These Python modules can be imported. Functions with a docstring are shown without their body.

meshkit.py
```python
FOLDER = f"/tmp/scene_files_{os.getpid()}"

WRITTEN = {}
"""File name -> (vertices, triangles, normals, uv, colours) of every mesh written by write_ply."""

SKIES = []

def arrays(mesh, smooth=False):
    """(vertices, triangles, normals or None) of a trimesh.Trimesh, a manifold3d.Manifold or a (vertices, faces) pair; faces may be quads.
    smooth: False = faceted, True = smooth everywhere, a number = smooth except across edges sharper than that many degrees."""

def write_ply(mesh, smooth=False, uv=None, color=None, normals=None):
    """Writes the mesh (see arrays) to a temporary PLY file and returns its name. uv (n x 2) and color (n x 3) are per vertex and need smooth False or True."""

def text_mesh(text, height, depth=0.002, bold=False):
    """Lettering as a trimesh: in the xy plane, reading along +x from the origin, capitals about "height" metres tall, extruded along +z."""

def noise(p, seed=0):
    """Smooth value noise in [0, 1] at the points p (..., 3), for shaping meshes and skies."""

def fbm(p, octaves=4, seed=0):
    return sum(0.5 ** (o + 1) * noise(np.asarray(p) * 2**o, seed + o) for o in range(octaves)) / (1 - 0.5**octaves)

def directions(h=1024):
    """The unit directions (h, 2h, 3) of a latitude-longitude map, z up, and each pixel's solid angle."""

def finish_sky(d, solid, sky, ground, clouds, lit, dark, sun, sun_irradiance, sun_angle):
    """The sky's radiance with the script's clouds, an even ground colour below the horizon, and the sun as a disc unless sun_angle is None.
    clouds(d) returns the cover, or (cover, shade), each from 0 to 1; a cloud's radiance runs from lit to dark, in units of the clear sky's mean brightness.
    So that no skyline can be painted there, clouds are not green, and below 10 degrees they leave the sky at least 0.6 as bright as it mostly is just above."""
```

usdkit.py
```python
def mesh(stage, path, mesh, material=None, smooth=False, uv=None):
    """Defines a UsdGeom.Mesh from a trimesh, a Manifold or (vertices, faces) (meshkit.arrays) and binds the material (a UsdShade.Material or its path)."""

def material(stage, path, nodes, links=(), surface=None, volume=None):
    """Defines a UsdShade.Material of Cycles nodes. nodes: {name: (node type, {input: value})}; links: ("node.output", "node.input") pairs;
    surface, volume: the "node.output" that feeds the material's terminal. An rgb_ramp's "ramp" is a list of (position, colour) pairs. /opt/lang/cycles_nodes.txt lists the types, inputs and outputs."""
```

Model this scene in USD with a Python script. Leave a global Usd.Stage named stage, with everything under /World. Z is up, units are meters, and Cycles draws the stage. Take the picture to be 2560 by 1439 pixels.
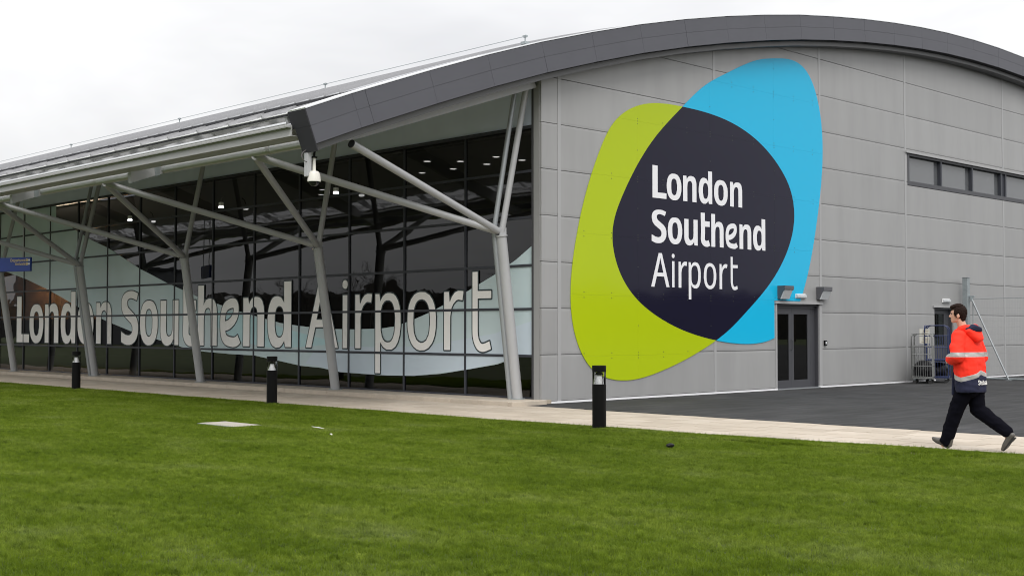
import math, random
import numpy as np, trimesh, usdkit, meshkit
import manifold3d as m3
from shapely import affinity, box as sbox, union_all, transform as stransform
from shapely.geometry import Polygon, LineString, MultiPolygon, Point
from pxr import Usd, UsdGeom, UsdLux, UsdShade, Gf, Sdf, Vt

stage = Usd.Stage.CreateInMemory()
UsdGeom.SetStageUpAxis(stage, 'Z')
UsdGeom.SetStageMetersPerUnit(stage, 1.0)
UsdGeom.Xform.Define(stage, '/World')
UsdGeom.Scope.Define(stage, '/World/Looks')
rnd = random.Random(7)
rng = np.random.default_rng(7)

# ------------------------------------------------------------------ camera, sky, sun
cam = UsdGeom.Camera.Define(stage, '/World/camera')
cam.CreateHorizontalApertureAttr(36.0); cam.CreateVerticalApertureAttr(36.0 * 575 / 1024)
cam.CreateFocalLengthAttr(44.0); cam.CreateClippingRangeAttr((0.1, 5000.0))
YAW, PITCH, CAM = math.radians(45.891), math.radians(1.8812), (-19.0534, -18.7702, 1.5)
fw = np.array([math.cos(YAW) * math.cos(PITCH), math.sin(YAW) * math.cos(PITCH), math.sin(PITCH)])
rt = np.array([math.sin(YAW), -math.cos(YAW), 0.0]); up = np.cross(rt, fw)
cam.AddTransformOp().Set(Gf.Matrix4d(*rt, 0, *up, 0, *(-fw), 0, *CAM, 1))
cam.CreateExposureAttr(EXPOSURE := 0.4)

SUN = np.array([-0.55, -0.75, 0.95]); SUN /= np.linalg.norm(SUN)
elev, rot = math.asin(SUN[2]), math.atan2(SUN[0], SUN[1])
SKY, CLOUD = 0.1, 6.7
usdkit.material(stage, '/World/Looks/overcast_sky', {
    'sky': ('sky_texture', {'sky_type': 'single_scattering', 'sun_disc': False, 'sun_elevation': elev, 'sun_rotation': rot}),
    'tc': ('texture_coordinate', {}),
    'mp': ('mapping', {'scale': (1.3, 1.3, 3.2)}),
    'n1': ('noise_texture', {'scale': 1.5, 'detail': 5.0, 'roughness': 0.55, 'distortion': 0.4}),
    'r1': ('rgb_ramp', {'ramp': [(0.32, (0.66, 0.665, 0.685)), (0.45, (0.74, 0.743, 0.755)), (0.58, (0.84, 0.842, 0.85)), (0.75, (0.96, 0.96, 0.96))]}),
    'sx': ('separate_xyz', {}), 'mr': ('map_range', {'from_min': 0.0, 'from_max': 1.0, 'to_min': 0.95, 'to_max': 3.1, 'clamp': True}),
    'gr': ('mix_color', {'blend_type': 'multiply', 'fac': 1.0, 'use_clamp': False}),
    'sc': ('mix_color', {'blend_type': 'multiply', 'fac': 1.0, 'b': (CLOUD, CLOUD, CLOUD), 'use_clamp': False}),
    'mx': ('mix_color', {'blend_type': 'mix', 'fac': 0.985, 'use_clamp': False}),
    'bg': ('background_shader', {'strength': SKY})},
    [('tc.generated', 'mp.vector'), ('mp.vector', 'n1.vector'), ('n1.fac', 'r1.fac'), ('tc.generated', 'sx.vector'), ('sx.z', 'mr.value'), ('mr.result', 'gr.b'), ('r1.color', 'gr.a'), ('gr.result', 'sc.a'),
     ('sky.color', 'mx.a'), ('sc.result', 'mx.b'), ('mx.result', 'bg.color')], surface='bg.background')
dome = UsdLux.DomeLight.Define(stage, '/World/sky')
UsdShade.MaterialBindingAPI.Apply(dome.GetPrim()).Bind(UsdShade.Material.Get(stage, '/World/Looks/overcast_sky'))
dome.GetPrim().SetCustomDataByKey('kind', 'structure')
sun = UsdLux.DistantLight.Define(stage, '/World/sun')
sun.CreateIntensityAttr(0.35); sun.CreateAngleAttr(25.0); sun.CreateColorAttr(Gf.Vec3f(1.0, 0.97, 0.93))
sun.GetPrim().CreateAttribute('inputs:normalize', Sdf.ValueTypeNames.Bool).Set(True)
zc = SUN; xc = np.cross((0, 0, 1), zc); xc /= np.linalg.norm(xc); yc = np.cross(zc, xc)
sun.AddTransformOp().Set(Gf.Matrix4d(*xc, 0, *yc, 0, *zc, 0, 0, 0, 50, 1))

# ------------------------------------------------------------------ helpers
used = {}
def path_for(parent, name):
    base = (parent.GetPath().pathString if parent is not None else '/World') + '/' + name
    n = used.get(base, 0); used[base] = n + 1
    return base if n == 0 else f'{base}_{n:03d}'
def tag(p, label=None, cat=None, group=None, kind=None):
    p = p.GetPrim() if hasattr(p, 'GetPrim') else p
    for k, v in (('label', label), ('category', cat), ('group', group), ('kind', kind)):
        if v: p.SetCustomDataByKey(k, v)
    return p
def obj(name, mesh, m, parent=None, smooth=False, label=None):
    if isinstance(mesh, list): mesh = cat(mesh)
    p = usdkit.mesh(stage, path_for(parent, name), mesh, MATS[m], smooth=smooth).GetPrim()
    if label: p.SetCustomDataByKey('label', label)
    return p
def thing(name, label, cat_, loc=(0, 0, 0), rotz=0.0, group=None, kind=None):
    x = UsdGeom.Xform.Define(stage, path_for(None, name))
    if any(loc) or rotz:
        x.AddTranslateOp().Set(Gf.Vec3d(*map(float, loc)))
        if rotz: x.AddRotateZOp().Set(float(rotz))
    return tag(x, label, cat_, group, kind)
def dup(first, label, loc, rotz=0.0):
    was = first.GetCustomData()
    r = thing(first.GetName().rstrip('0123456789').rstrip('_'), label, was['category'], loc, rotz, was.get('group'))
    r.GetReferences().AddInternalReference(first.GetPath()); r.SetInstanceable(True)
    return r
cat = trimesh.util.concatenate
def bx(x0, x1, y0, y1, z0, z1):
    m = trimesh.creation.box([x1 - x0, y1 - y0, z1 - z0]); m.apply_translation([(x0 + x1) / 2, (y0 + y1) / 2, (z0 + z1) / 2]); return m
def cbx(x0, x1, y0, y1, z0, z1, c=0.006):
    """box with chamfered edges"""
    pts = []
    for sx, a in ((1, x0), (-1, x1)):
        for sy, b in ((1, y0), (-1, y1)):
            for sz, d in ((1, z0), (-1, z1)):
                pts += [(a + sx * c, b + sy * c, d), (a + sx * c, b, d + sz * c), (a, b + sy * c, d + sz * c)]
    return trimesh.convex.convex_hull(np.array(pts))
def tube(p0, p1, r, n=14, r1=None):
    p0, p1 = np.asarray(p0, float), np.asarray(p1, float); d = p1 - p0; L = np.linalg.norm(d)
    a = np.linspace(0, 2 * np.pi, n, endpoint=False); c = np.c_[np.cos(a), np.sin(a)]
    t = d / L; x = np.cross(t, (0, 0, 1) if abs(t[2]) < .95 else (1, 0, 0)); x /= np.linalg.norm(x); y = np.cross(t, x)
    r1 = r if r1 is None else r1
    v = np.vstack([p0 + r * (c[:, :1] * x + c[:, 1:] * y), p1 + r1 * (c[:, :1] * x + c[:, 1:] * y), [p0], [p1]])
    f = []
    for i in range(n):
        j = (i + 1) % n; f += [(i, j, n + j), (i, n + j, n + i), (2 * n, j, i), (2 * n + 1, n + i, n + j)]
    return trimesh.Trimesh(v, f, process=False)
def pipe(pts, r, n=10): return cat([tube(a, b, r, n) for a, b in zip(pts[:-1], pts[1:])])
def bend(pts, n=24):
    from scipy.interpolate import splprep, splev
    t, _ = splprep(np.array(pts, float).T, s=0, k=min(3, len(pts) - 1)); return np.array(splev(np.linspace(0, 1, n), t)).T
def polys(g): return [p for p in getattr(g, 'geoms', [g]) if p.geom_type == 'Polygon' and p.area > 1e-6]
def ext(poly, h): return cat([trimesh.creation.extrude_polygon(p, h, engine='earcut') for p in polys(poly)])
def prism_xz(poly, y0, y1):
    """polygon in (x, z), thick from y0 (front) to y1"""
    m = ext(poly, y1 - y0); v = m.vertices; m.vertices = np.c_[v[:, 0], y1 - v[:, 2], v[:, 1]]; return m
def prism_sz(poly, x0, x1):
    """polygon in (s = -y, z), thick from x0 (front) to x1"""
    m = ext(poly, x1 - x0); v = m.vertices; m.vertices = np.c_[x1 - v[:, 2], -v[:, 0], v[:, 1]]; return m
def prism_xy(poly, z0, z1):
    m = ext(poly, z1 - z0); m.apply_translation([0, 0, z0]); return m
def lathe(prof, n=28):
    """(r, z) profile turned about z"""
    return trimesh.creation.revolve(np.array(prof, float), sections=n)
def frame_xz(x0, x1, z0, z1, w, y0, y1): return prism_xz(sbox(x0, z0, x1, z1).difference(sbox(x0 + w, z0 + w, x1 - w, z1 - w)), y0, y1)

# ------------------------------------------------------------------ materials
MATS = {}
def mat(name, color, rough=0.5, metal=0.0, var=0.0, vscale=3.0, bump=0.0, bscale=60.0, coat=0.0, spec=0.5, dark=None, stretch=(1, 1, 1), per=0.02):
    N = {'p': ('principled_bsdf', {'base_color': color, 'roughness': rough, 'metallic': metal, 'coat_weight': coat, 'specular_ior_level': spec})}; Lk = []
    if var or bump:
        N['g'] = ('geometry', {}); N['mp'] = ('mapping', {'scale': stretch}); Lk.append(('g.position', 'mp.vector'))
    if var:
        d = dark or tuple(c * (1 - var) for c in color); l = tuple(min(1, c * (1 + var * .7)) for c in color)
        N['n'] = ('noise_texture', {'scale': vscale, 'detail': 6.0, 'roughness': 0.6})
        N['r'] = ('rgb_ramp', {'ramp': [(0.25, d), (0.5, color), (0.75, l)]})
        N['oi'] = ('object_info', {}); N['or'] = ('map_range', {'from_min': 0.0, 'from_max': 1.0, 'to_min': 1 - per, 'to_max': 1 + per}); N['om'] = ('mix_color', {'blend_type': 'multiply', 'fac': 1.0, 'use_clamp': False})
        Lk += [('mp.vector', 'n.vector'), ('n.fac', 'r.fac'), ('r.color', 'om.a'), ('oi.random', 'or.value'), ('or.result', 'om.b'), ('om.result', 'p.base_color')]
    if bump:
        N['nb'] = ('noise_texture', {'scale': bscale, 'detail': 3.0}); N['b'] = ('bump', {'strength': bump, 'distance': 0.01})
        Lk += [('mp.vector', 'nb.vector'), ('nb.fac', 'b.height'), ('b.normal', 'p.normal')]
    MATS[name] = usdkit.material(stage, '/World/Looks/' + name, N, Lk, surface='p.BSDF')
def emit(name, color, strength):
    MATS[name] = usdkit.material(stage, '/World/Looks/' + name, {'e': ('emission', {'color': color, 'strength': strength})}, [], surface='e.emission')
def glass(name, tint, ior, wav=0.0):
    N = {'t': ('transparent_bsdf', {'color': tint}), 'g': ('glossy_bsdf', {'roughness': 0.0, 'color': (1, 1, 1)}), 'f': ('fresnel', {'IOR': ior}), 'm': ('mix_closure', {})}
    Lk = [('f.fac', 'm.fac'), ('t.BSDF', 'm.closure1'), ('g.BSDF', 'm.closure2')]
    if wav:
        N['po'] = ('geometry', {}); N['mp'] = ('mapping', {'scale': (1.0, 0.55, 1.5)})
        N['n'] = ('noise_texture', {'scale': 1.6, 'detail': 1.0}); N['b'] = ('bump', {'strength': 1.0, 'distance': wav})
        Lk += [('po.position', 'mp.vector'), ('mp.vector', 'n.vector'), ('n.fac', 'b.height'), ('b.normal', 'g.normal')]
    MATS[name] = usdkit.material(stage, '/World/Looks/' + name, N, Lk, surface='m.closure')

mat('silver_cladding', (0.300, 0.300, 0.298), 0.42, 0.12, var=0.09, vscale=1.6, stretch=(1, 1, 0.18), bump=0.05, bscale=5.0, per=0.045)
mat('silver_strip', (0.34, 0.34, 0.342), 0.42, 0.12)
mat('joint_dark', (0.05, 0.05, 0.055), 0.7)
mat('fascia_grey', (0.082, 0.083, 0.096), 0.5, spec=0.3, var=0.05, vscale=1.5)
mat('fascia_light', (0.15, 0.15, 0.155), 0.5, var=0.05)
mat('cap_dark', (0.030, 0.030, 0.034), 0.6, spec=0.2)
mat('coping', (0.80, 0.81, 0.82), 0.25, 0.8)
mat('roof_sheet', (0.33, 0.335, 0.35), 0.5, 0.2, var=0.06, vscale=0.6)
mat('seam_metal', (0.33, 0.33, 0.34), 0.45, 0.3)
mat('slat_metal', (0.78, 0.78, 0.78), 0.3, 0.75)
mat('soffit_white', (0.75, 0.75, 0.76), 0.6)
mat('gutter_grey', (0.42, 0.42, 0.41), 0.4, 0.2, var=0.04, vscale=2)
mat('steel_paint', (0.385, 0.39, 0.395), 0.38, 0.05, var=0.04, vscale=2.5)
mat('tube_paint', (0.50, 0.51, 0.51), 0.24, 0.0, var=0.04, vscale=2.5, coat=0.35)
mat('soffit_grey', (0.60, 0.66, 0.80), 0.55, var=0.06, vscale=1.2)
mat('mullion_grey', (0.045, 0.048, 0.058), 0.45, spec=0.25)
mat('anthracite', (0.052, 0.053, 0.060), 0.45, 0.1, var=0.05)
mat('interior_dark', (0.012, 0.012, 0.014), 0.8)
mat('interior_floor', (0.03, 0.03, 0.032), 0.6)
mat('timber', (0.42, 0.20, 0.075), 0.5, var=0.25, vscale=2.5, stretch=(1, 0.4, 6))
glass('facade_glass', (0.14, 0.145, 0.155), 1.56, 0.0022)
glass('door_glass', (0.22, 0.23, 0.24), 1.6)
mat('ribbon_glass', (0.10, 0.105, 0.11), 0.12, 0.0, spec=0.9, bump=0.03, bscale=2.0)
mat('film', (0.52, 0.63, 0.65), 0.55, var=0.10, vscale=0.35, dark=(0.43, 0.57, 0.60))
mat('film_teal', (0.45, 0.66, 0.69), 0.55, var=0.12, vscale=0.5)
mat('film_blue', (0.54, 0.63, 0.70), 0.55, var=0.05, vscale=0.5)
mat('letter_white', (0.90, 0.885, 0.86), 0.5)
mat('letter_edge', (0.02, 0.035, 0.04), 0.5)
mat('sign_green', (0.37, 0.47, 0.008), 0.08, spec=0.2)
mat('sign_blue', (0.012, 0.41, 0.66), 0.08, spec=0.2)
mat('sign_navy', (0.010, 0.0095, 0.021), 0.05, spec=0.16)
mat('sign_white', (0.74, 0.74, 0.76), 0.3)
mat('screw_grey', (0.06, 0.07, 0.05), 0.5, 0.5)
mat('paving', (0.41, 0.352, 0.283), 0.75, var=0.08, vscale=1.2, bump=0.25, bscale=35)
mat('paving_light', (0.44, 0.382, 0.312), 0.75, var=0.07, vscale=1.6, bump=0.25, bscale=35)
mat('paving_dark', (0.375, 0.32, 0.255), 0.75, var=0.09, vscale=1.4, bump=0.25, bscale=35)
mat('kerb_stone', (0.43, 0.375, 0.305), 0.8, var=0.14, vscale=3, bump=0.3, bscale=40)
mat('mortar', (0.35, 0.30, 0.235), 0.9)
mat('soil', (0.040, 0.056, 0.010), 0.95, var=0.3, vscale=4)
mat('concrete', (0.36, 0.33, 0.28), 0.85, var=0.1, vscale=8, bump=0.3)
mat('black_paint', (0.005, 0.005, 0.005), 0.45, spec=0.08)
mat('reflector', (0.85, 0.86, 0.88), 0.3, 0.0)
glass('clear_tube', (0.93, 0.93, 0.93), 1.35)
mat('lamp_grey', (0.10, 0.10, 0.11), 0.4, 0.3)
mat('lamp_lens', (0.52, 0.54, 0.55), 0.25)
mat('white_plastic', (0.72, 0.72, 0.72), 0.4)
mat('cctv_cream', (0.70, 0.68, 0.62), 0.4)
mat('black_gloss', (0.006, 0.006, 0.008), 0.1, coat=0.5)
mat('cable', (0.10, 0.09, 0.09), 0.6)
mat('galvanised', (0.30, 0.335, 0.345), 0.45, 0.45, var=0.15, vscale=9)
mat('galv_bright', (0.30, 0.32, 0.33), 0.4, 0.4)
mat('cage_steel', (0.20, 0.205, 0.20), 0.45, 0.4, var=0.15, vscale=12)
mat('cage_blue', (0.013, 0.024, 0.085), 0.45)
mat('navy_cloth', (0.020, 0.022, 0.045), 0.85, spec=0.15)
mat('rubber', (0.015, 0.015, 0.015), 0.7)
mat('black_bag', (0.005, 0.005, 0.006), 0.35, spec=0.15, bump=0.6, bscale=18)
mat('paper', (0.50, 0.49, 0.43), 0.8)
mat('signal_blue', (0.012, 0.045, 0.27), 0.4)
mat('sign_yellow', (0.80, 0.62, 0.20), 0.5)
mat('skin', (0.55, 0.31, 0.22), 0.5, var=0.06, vscale=20)
mat('hair', (0.016, 0.008, 0.006), 0.7, spec=0.12, bump=0.8, bscale=120, stretch=(1, 1, .3))
mat('hi_vis', (0.90, 0.036, 0.018), 0.75, spec=0.2, var=0.05, vscale=6, bump=0.5, bscale=9)
mat('reflective_band', (0.36, 0.35, 0.34), 0.4, 0.1)
mat('trousers', (0.004, 0.004, 0.007), 0.9, spec=0.05, bump=0.4, bscale=14)
mat('shoe_leather', (0.075, 0.068, 0.06), 0.4)
mat('bark', (0.03, 0.024, 0.018), 0.9)
mat('hedge', (0.012, 0.011, 0.007), 0.9, var=0.4, vscale=1.5)
mat('shed', (0.07, 0.075, 0.085), 0.6)
emit('light_warm', (1.0, 0.95, 0.85), 4.5)
emit('lamp_inside', (1.0, 0.80, 0.55), 220.0)
emit('light_white', (1.0, 1.0, 0.97), 3.5)
# asphalt: aggregate speckle, worn pale patches
MATS['asphalt'] = usdkit.material(stage, '/World/Looks/asphalt', {
    'g': ('geometry', {}), 'mp': ('mapping', {'scale': (1, 1, 1), 'rotation': (0, 0, 0.8)}),
    'n1': ('noise_texture', {'scale': 0.55, 'detail': 5.0, 'roughness': 0.6}), 'n2': ('noise_texture', {'scale': 140.0, 'detail': 2.0}),
    'st': ('mapping', {'scale': (0.35, 3.2, 1), 'rotation': (0, 0, 0.05)}), 'n3': ('noise_texture', {'scale': 2.0, 'detail': 4.0}),
    'r1': ('rgb_ramp', {'ramp': [(0.3, (0.034, 0.034, 0.0335)), (0.5, (0.042, 0.042, 0.043)), (0.72, (0.055, 0.055, 0.057))]}),
    'r2': ('rgb_ramp', {'ramp': [(0.35, (0.72, 0.72, 0.72)), (0.62, (1.12, 1.12, 1.12))]}),
    'r3': ('rgb_ramp', {'ramp': [(0.33, (0.76, 0.76, 0.76)), (0.5, (0.98, 0.98, 0.98)), (0.68, (1.25, 1.24, 1.22))]}),
    'm': ('mix_color', {'blend_type': 'multiply', 'fac': 1.0, 'use_clamp': False}), 'm2': ('mix_color', {'blend_type': 'multiply', 'fac': 1.0, 'use_clamp': False}),
    'b': ('bump', {'strength': 0.5, 'distance': 0.006}), 'p': ('principled_bsdf', {'roughness': 0.9, 'specular_ior_level': 0.2})},
    [('g.position', 'mp.vector'), ('mp.vector', 'n1.vector'), ('mp.vector', 'n2.vector'), ('g.position', 'st.vector'), ('st.vector', 'n3.vector'), ('n1.fac', 'r1.fac'), ('n2.fac', 'r2.fac'), ('n3.fac', 'r3.fac'),
     ('r1.color', 'm.a'), ('r2.color', 'm.b'), ('m.result', 'm2.a'), ('r3.color', 'm2.b'), ('m2.result', 'p.base_color'), ('n2.fac', 'b.height'), ('b.normal', 'p.normal')], surface='p.BSDF')
# grass blades: world-space mottling plus a random tone per blade
MATS['grass_blade'] = usdkit.material(stage, '/World/Looks/grass_blade', {
    'g': ('geometry', {}), 'mp': ('mapping', {'scale': (1.0, 0.55, 0.0), 'rotation': (0, 0, 0.78)}),
    'n1': ('noise_texture', {'scale': 1.1, 'detail': 5.0, 'roughness': 0.65}), 'n2': ('noise_texture', {'scale': 0.28, 'detail': 2.0}),
    'r1': ('rgb_ramp', {'ramp': [(0.30, (0.200, 0.272, 0.018)), (0.46, (0.272, 0.352, 0.030)), (0.58, (0.335, 0.405, 0.055)), (0.72, (0.39, 0.44, 0.125))]}),
    'r2': ('rgb_ramp', {'ramp': [(0.3, (0.86, 0.88, 0.86)), (0.7, (1.12, 1.10, 1.12))]}),
    'r3': ('rgb_ramp', {'ramp': [(0.0, (0.42, 0.48, 0.42)), (0.5, (0.98, 1.0, 0.95)), (0.9, (1.45, 1.38, 1.4)), (1.0, (2.6, 2.0, 3.0))]}),
    'm0': ('mapping', {'scale': (1.0, 0.7, 0.0), 'rotation': (0, 0, 0.78)}), 'n4': ('noise_texture', {'scale': 15.0, 'detail': 4.0, 'roughness': 0.7}), 'r4': ('rgb_ramp', {'ramp': [(0.30, (0.40, 0.42, 0.38)), (0.48, (0.95, 0.95, 0.9)), (0.60, (1.2, 1.18, 1.15)), (0.74, (1.75, 1.6, 1.9))]}), 'm3': ('mix_color', {'blend_type': 'multiply', 'fac': 1.0, 'use_clamp': False}), 'm5': ('mix_color', {'blend_type': 'multiply', 'fac': 1.0, 'use_clamp': False}),
    'mq': ('mapping', {'scale': (1.0, 0.5, 0.0), 'rotation': (0, 0, 0.78)}), 'n5': ('noise_texture', {'scale': 6.0, 'detail': 7.0, 'roughness': 0.78}), 'r5': ('rgb_ramp', {'ramp': [(0.34, (0.50, 0.54, 0.46)), (0.47, (0.95, 0.97, 0.92)), (0.57, (1.12, 1.10, 1.10)), (0.68, (1.55, 1.42, 1.9))]}),
    'm1': ('mix_color', {'blend_type': 'multiply', 'fac': 1.0, 'use_clamp': False}), 'm2': ('mix_color', {'blend_type': 'multiply', 'fac': 1.0, 'use_clamp': False}),
    'd': ('principled_bsdf', {'roughness': 0.65, 'specular_ior_level': 0.12}), 't': ('translucent_bsdf', {}), 'mx': ('mix_closure', {'fac': 0.4})},
    [('g.position', 'mp.vector'), ('mp.vector', 'n1.vector'), ('mp.vector', 'n2.vector'), ('n1.fac', 'r1.fac'), ('n2.fac', 'r2.fac'), ('g.random_per_island', 'r3.fac'),
     ('r1.color', 'm1.a'), ('r2.color', 'm1.b'), ('m1.result', 'm2.a'), ('r3.color', 'm2.b'), ('g.position', 'm0.vector'), ('m0.vector', 'n4.vector'), ('n4.fac', 'r4.fac'), ('m2.result', 'm3.a'), ('r4.color', 'm3.b'), ('g.position', 'mq.vector'), ('mq.vector', 'n5.vector'), ('n5.fac', 'r5.fac'), ('m3.result', 'm5.a'), ('r5.color', 'm5.b'), ('m5.result', 'd.base_color'), ('m5.result', 't.color'),
     ('d.BSDF', 'mx.closure1'), ('t.BSDF', 'mx.closure2')], surface='mx.closure')
GLYPHS = {"bL":[[0,979,193,979,194,172,520,170,520,0,0,0]],"bo":[[0,350,3,489,33,617,77,697,127,749,193,785,257,799,357,801,453,783,497,759,553,707,610,610,630,544,643,447,640,312,623,229,590,142,553,87,507,42,453,10,383,-10,283,-14,217,0,143,38,83,97,37,180,10,270],[193,329,214,220,258,160,303,142,344,142,385,160,420,199,450,305,453,461,430,573,413,605,375,641,340,652,286,648,248,627,227,602,207,556,193,493]],"bn":[[0,791,143,791,170,690,179,691,197,725,247,773,287,791,347,801,410,801,470,791,520,766,557,728,593,648,607,569,607,0,420,0,417,541,403,591,386,619,337,645,282,641,238,616,214,580,197,524,187,440,187,0,0,0]],"bd":[[0,340,0,458,17,579,40,652,90,735,127,770,170,791,223,801,280,801,363,780,445,694,440,1030,630,1030,630,0,480,0,447,97,380,24,320,-7,223,-14,137,17,90,59,40,142,17,215],[193,329,210,231,234,185,255,163,296,146,348,149,386,167,419,210,443,301,443,482,426,563,409,599,375,630,331,645,296,645,255,627,224,591,193,489]],"bS":[[0,236,142,177,220,163,280,163,346,188,373,217,390,263,383,331,336,391,123,517,70,565,33,621,10,700,7,796,27,862,63,910,110,945,157,966,230,985,280,990,363,990,433,982,573,942,520,812,417,846,347,857,296,857,238,840,210,816,200,788,207,727,238,680,463,544,523,489,553,444,580,364,583,267,570,194,530,111,470,49,373,0,297,-14,203,-14,123,-3,0,42]],"bu":[[0,791,190,791,193,249,204,210,231,167,269,149,307,149,369,178,390,206,410,263,420,347,420,791,607,791,607,0,463,0,437,101,428,100,407,62,357,17,263,-14,200,-14,140,0,90,28,53,66,17,142,0,232]],"bh":[[0,1030,187,1030,187,793,175,694,186,694,203,728,260,780,347,801,407,801,477,788,523,763,567,711,593,648,607,569,607,0,420,0,417,541,389,616,368,634,337,645,286,641,248,623,220,591,197,524,187,440,187,0,0,0]],"lA":[[0,0,303,997,307,1003,433,1003,743,0,617,0,520,310,222,310,127,0],[250,423,493,422,371,863,363,858,347,767]],"li":[[0,926,3,971,27,998,53,1006,87,1006,123,987,137,958,137,926,110,886,87,878,43,881,10,902],[10,783,127,783,127,0,10,0]],"lr":[[0,0,0,783,93,783,103,665,113,645,153,718,210,773,273,793,367,788,370,766,353,666,270,676,235,665,178,619,144,563,117,447,117,0]],"lp":[[0,783,93,783,113,676,167,745,227,783,280,793,340,793,407,780,457,749,510,686,547,600,567,492,570,336,550,201,510,101,453,31,370,-10,257,-10,177,28,110,99,113,-350,0,-350],[120,506,123,263,147,179,171,140,208,108,266,90,324,94,362,112,399,151,426,207,440,259,450,437,443,507,423,587,396,640,369,668,321,690,249,690,208,675,157,626,130,559]],"lo":[[0,340,7,513,33,617,77,697,143,759,207,785,260,793,367,788,460,745,520,679,553,614,577,530,587,444,583,302,563,201,533,128,507,87,433,21,350,-10,260,-14,197,0,133,35,83,83,43,149,10,257],[127,507,120,350,133,245,147,200,184,136,235,101,280,90,331,94,392,126,440,200,457,263,467,350,467,437,453,541,436,594,409,640,362,679,307,693,243,686,201,665,171,633,143,577]],"bt":[[185,1033,185,780,412,780,412,610,190,610,190,424,182,233,186,200,194,188,203,181,231,170,247,168,286,172,308,178,355,197,430,28,360,0,329,-8,289,-15,234,-16,188,-10,142,5,98,28,58,62,39,85,26,105,7,151,-1,194,-3,234,4,397,6,488,-1,879,0,1037]],"lt":[[105,1035,105,780,372,780,372,683,105,683,106,252,111,197,117,172,126,147,139,125,153,107,167,96,180,90,198,88,222,90,249,95,337,123,368,22,276,-6,233,-15,190,-17,146,-9,105,10,81,30,53,64,30,107,16,144,8,175,3,211,0,281,0,1035]],"be":[[169,252,183,214,200,191,224,174,242,167,290,155,404,143,455,143,478,145,517,154,535,161,574,186,668,59,635,35,600,16,574,5,538,-6,495,-13,427,-17,331,-10,259,-1,195,15,160,29,127,47,95,71,67,101,44,135,28,171,16,208,7,250,-1,319,-2,392,4,463,10,503,27,567,44,608,58,632,80,663,106,691,143,720,174,738,207,753,272,774,346,789,385,793,425,794,466,790,509,778,529,768,551,753,571,733,586,711,597,689,609,644,611,613,608,567,597,525,581,486,554,443,530,413,481,369,448,345,388,311,329,286,292,274,230,260],[158,411,226,421,274,435,319,454,341,466,381,493,415,523,438,556,450,590,452,608,449,630,422,635,398,635,341,627,288,614,265,605,229,586,216,576,195,551,178,516,166,470]]}
GREEN = [(4.879,6.873),(4.187,6.846),(3.567,6.783),(3.162,6.676),(2.862,6.555),(2.575,6.378),(2.331,6.174),(2.139,5.929),(1.853,5.428),(1.579,4.904),(1.303,4.201),(1.145,3.731),(1.085,3.454),(1.046,3.22),(0.968,2.881),(0.929,2.478),(0.921,2.211),(0.953,1.809),(1.042,1.406),(1.188,1.072),(1.386,0.799),(1.687,0.573),(2.045,0.428),(2.406,0.35),(2.832,0.338),(3.376,0.382),(4.046,0.519),(4.622,0.67),(5.211,0.865),(5.826,1.097),(6.199,1.207),(6.774,1.529),(7.43,1.922),(8.104,2.384),(8.736,2.894),(9.168,3.352),(9.498,3.917),(9.649,4.417),(9.663,4.585),(9.614,4.956),(9.453,5.278),(9.067,5.691),(8.495,6.115),(7.933,6.387),(7.269,6.617),(6.385,6.798),(5.701,6.854)]
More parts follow.
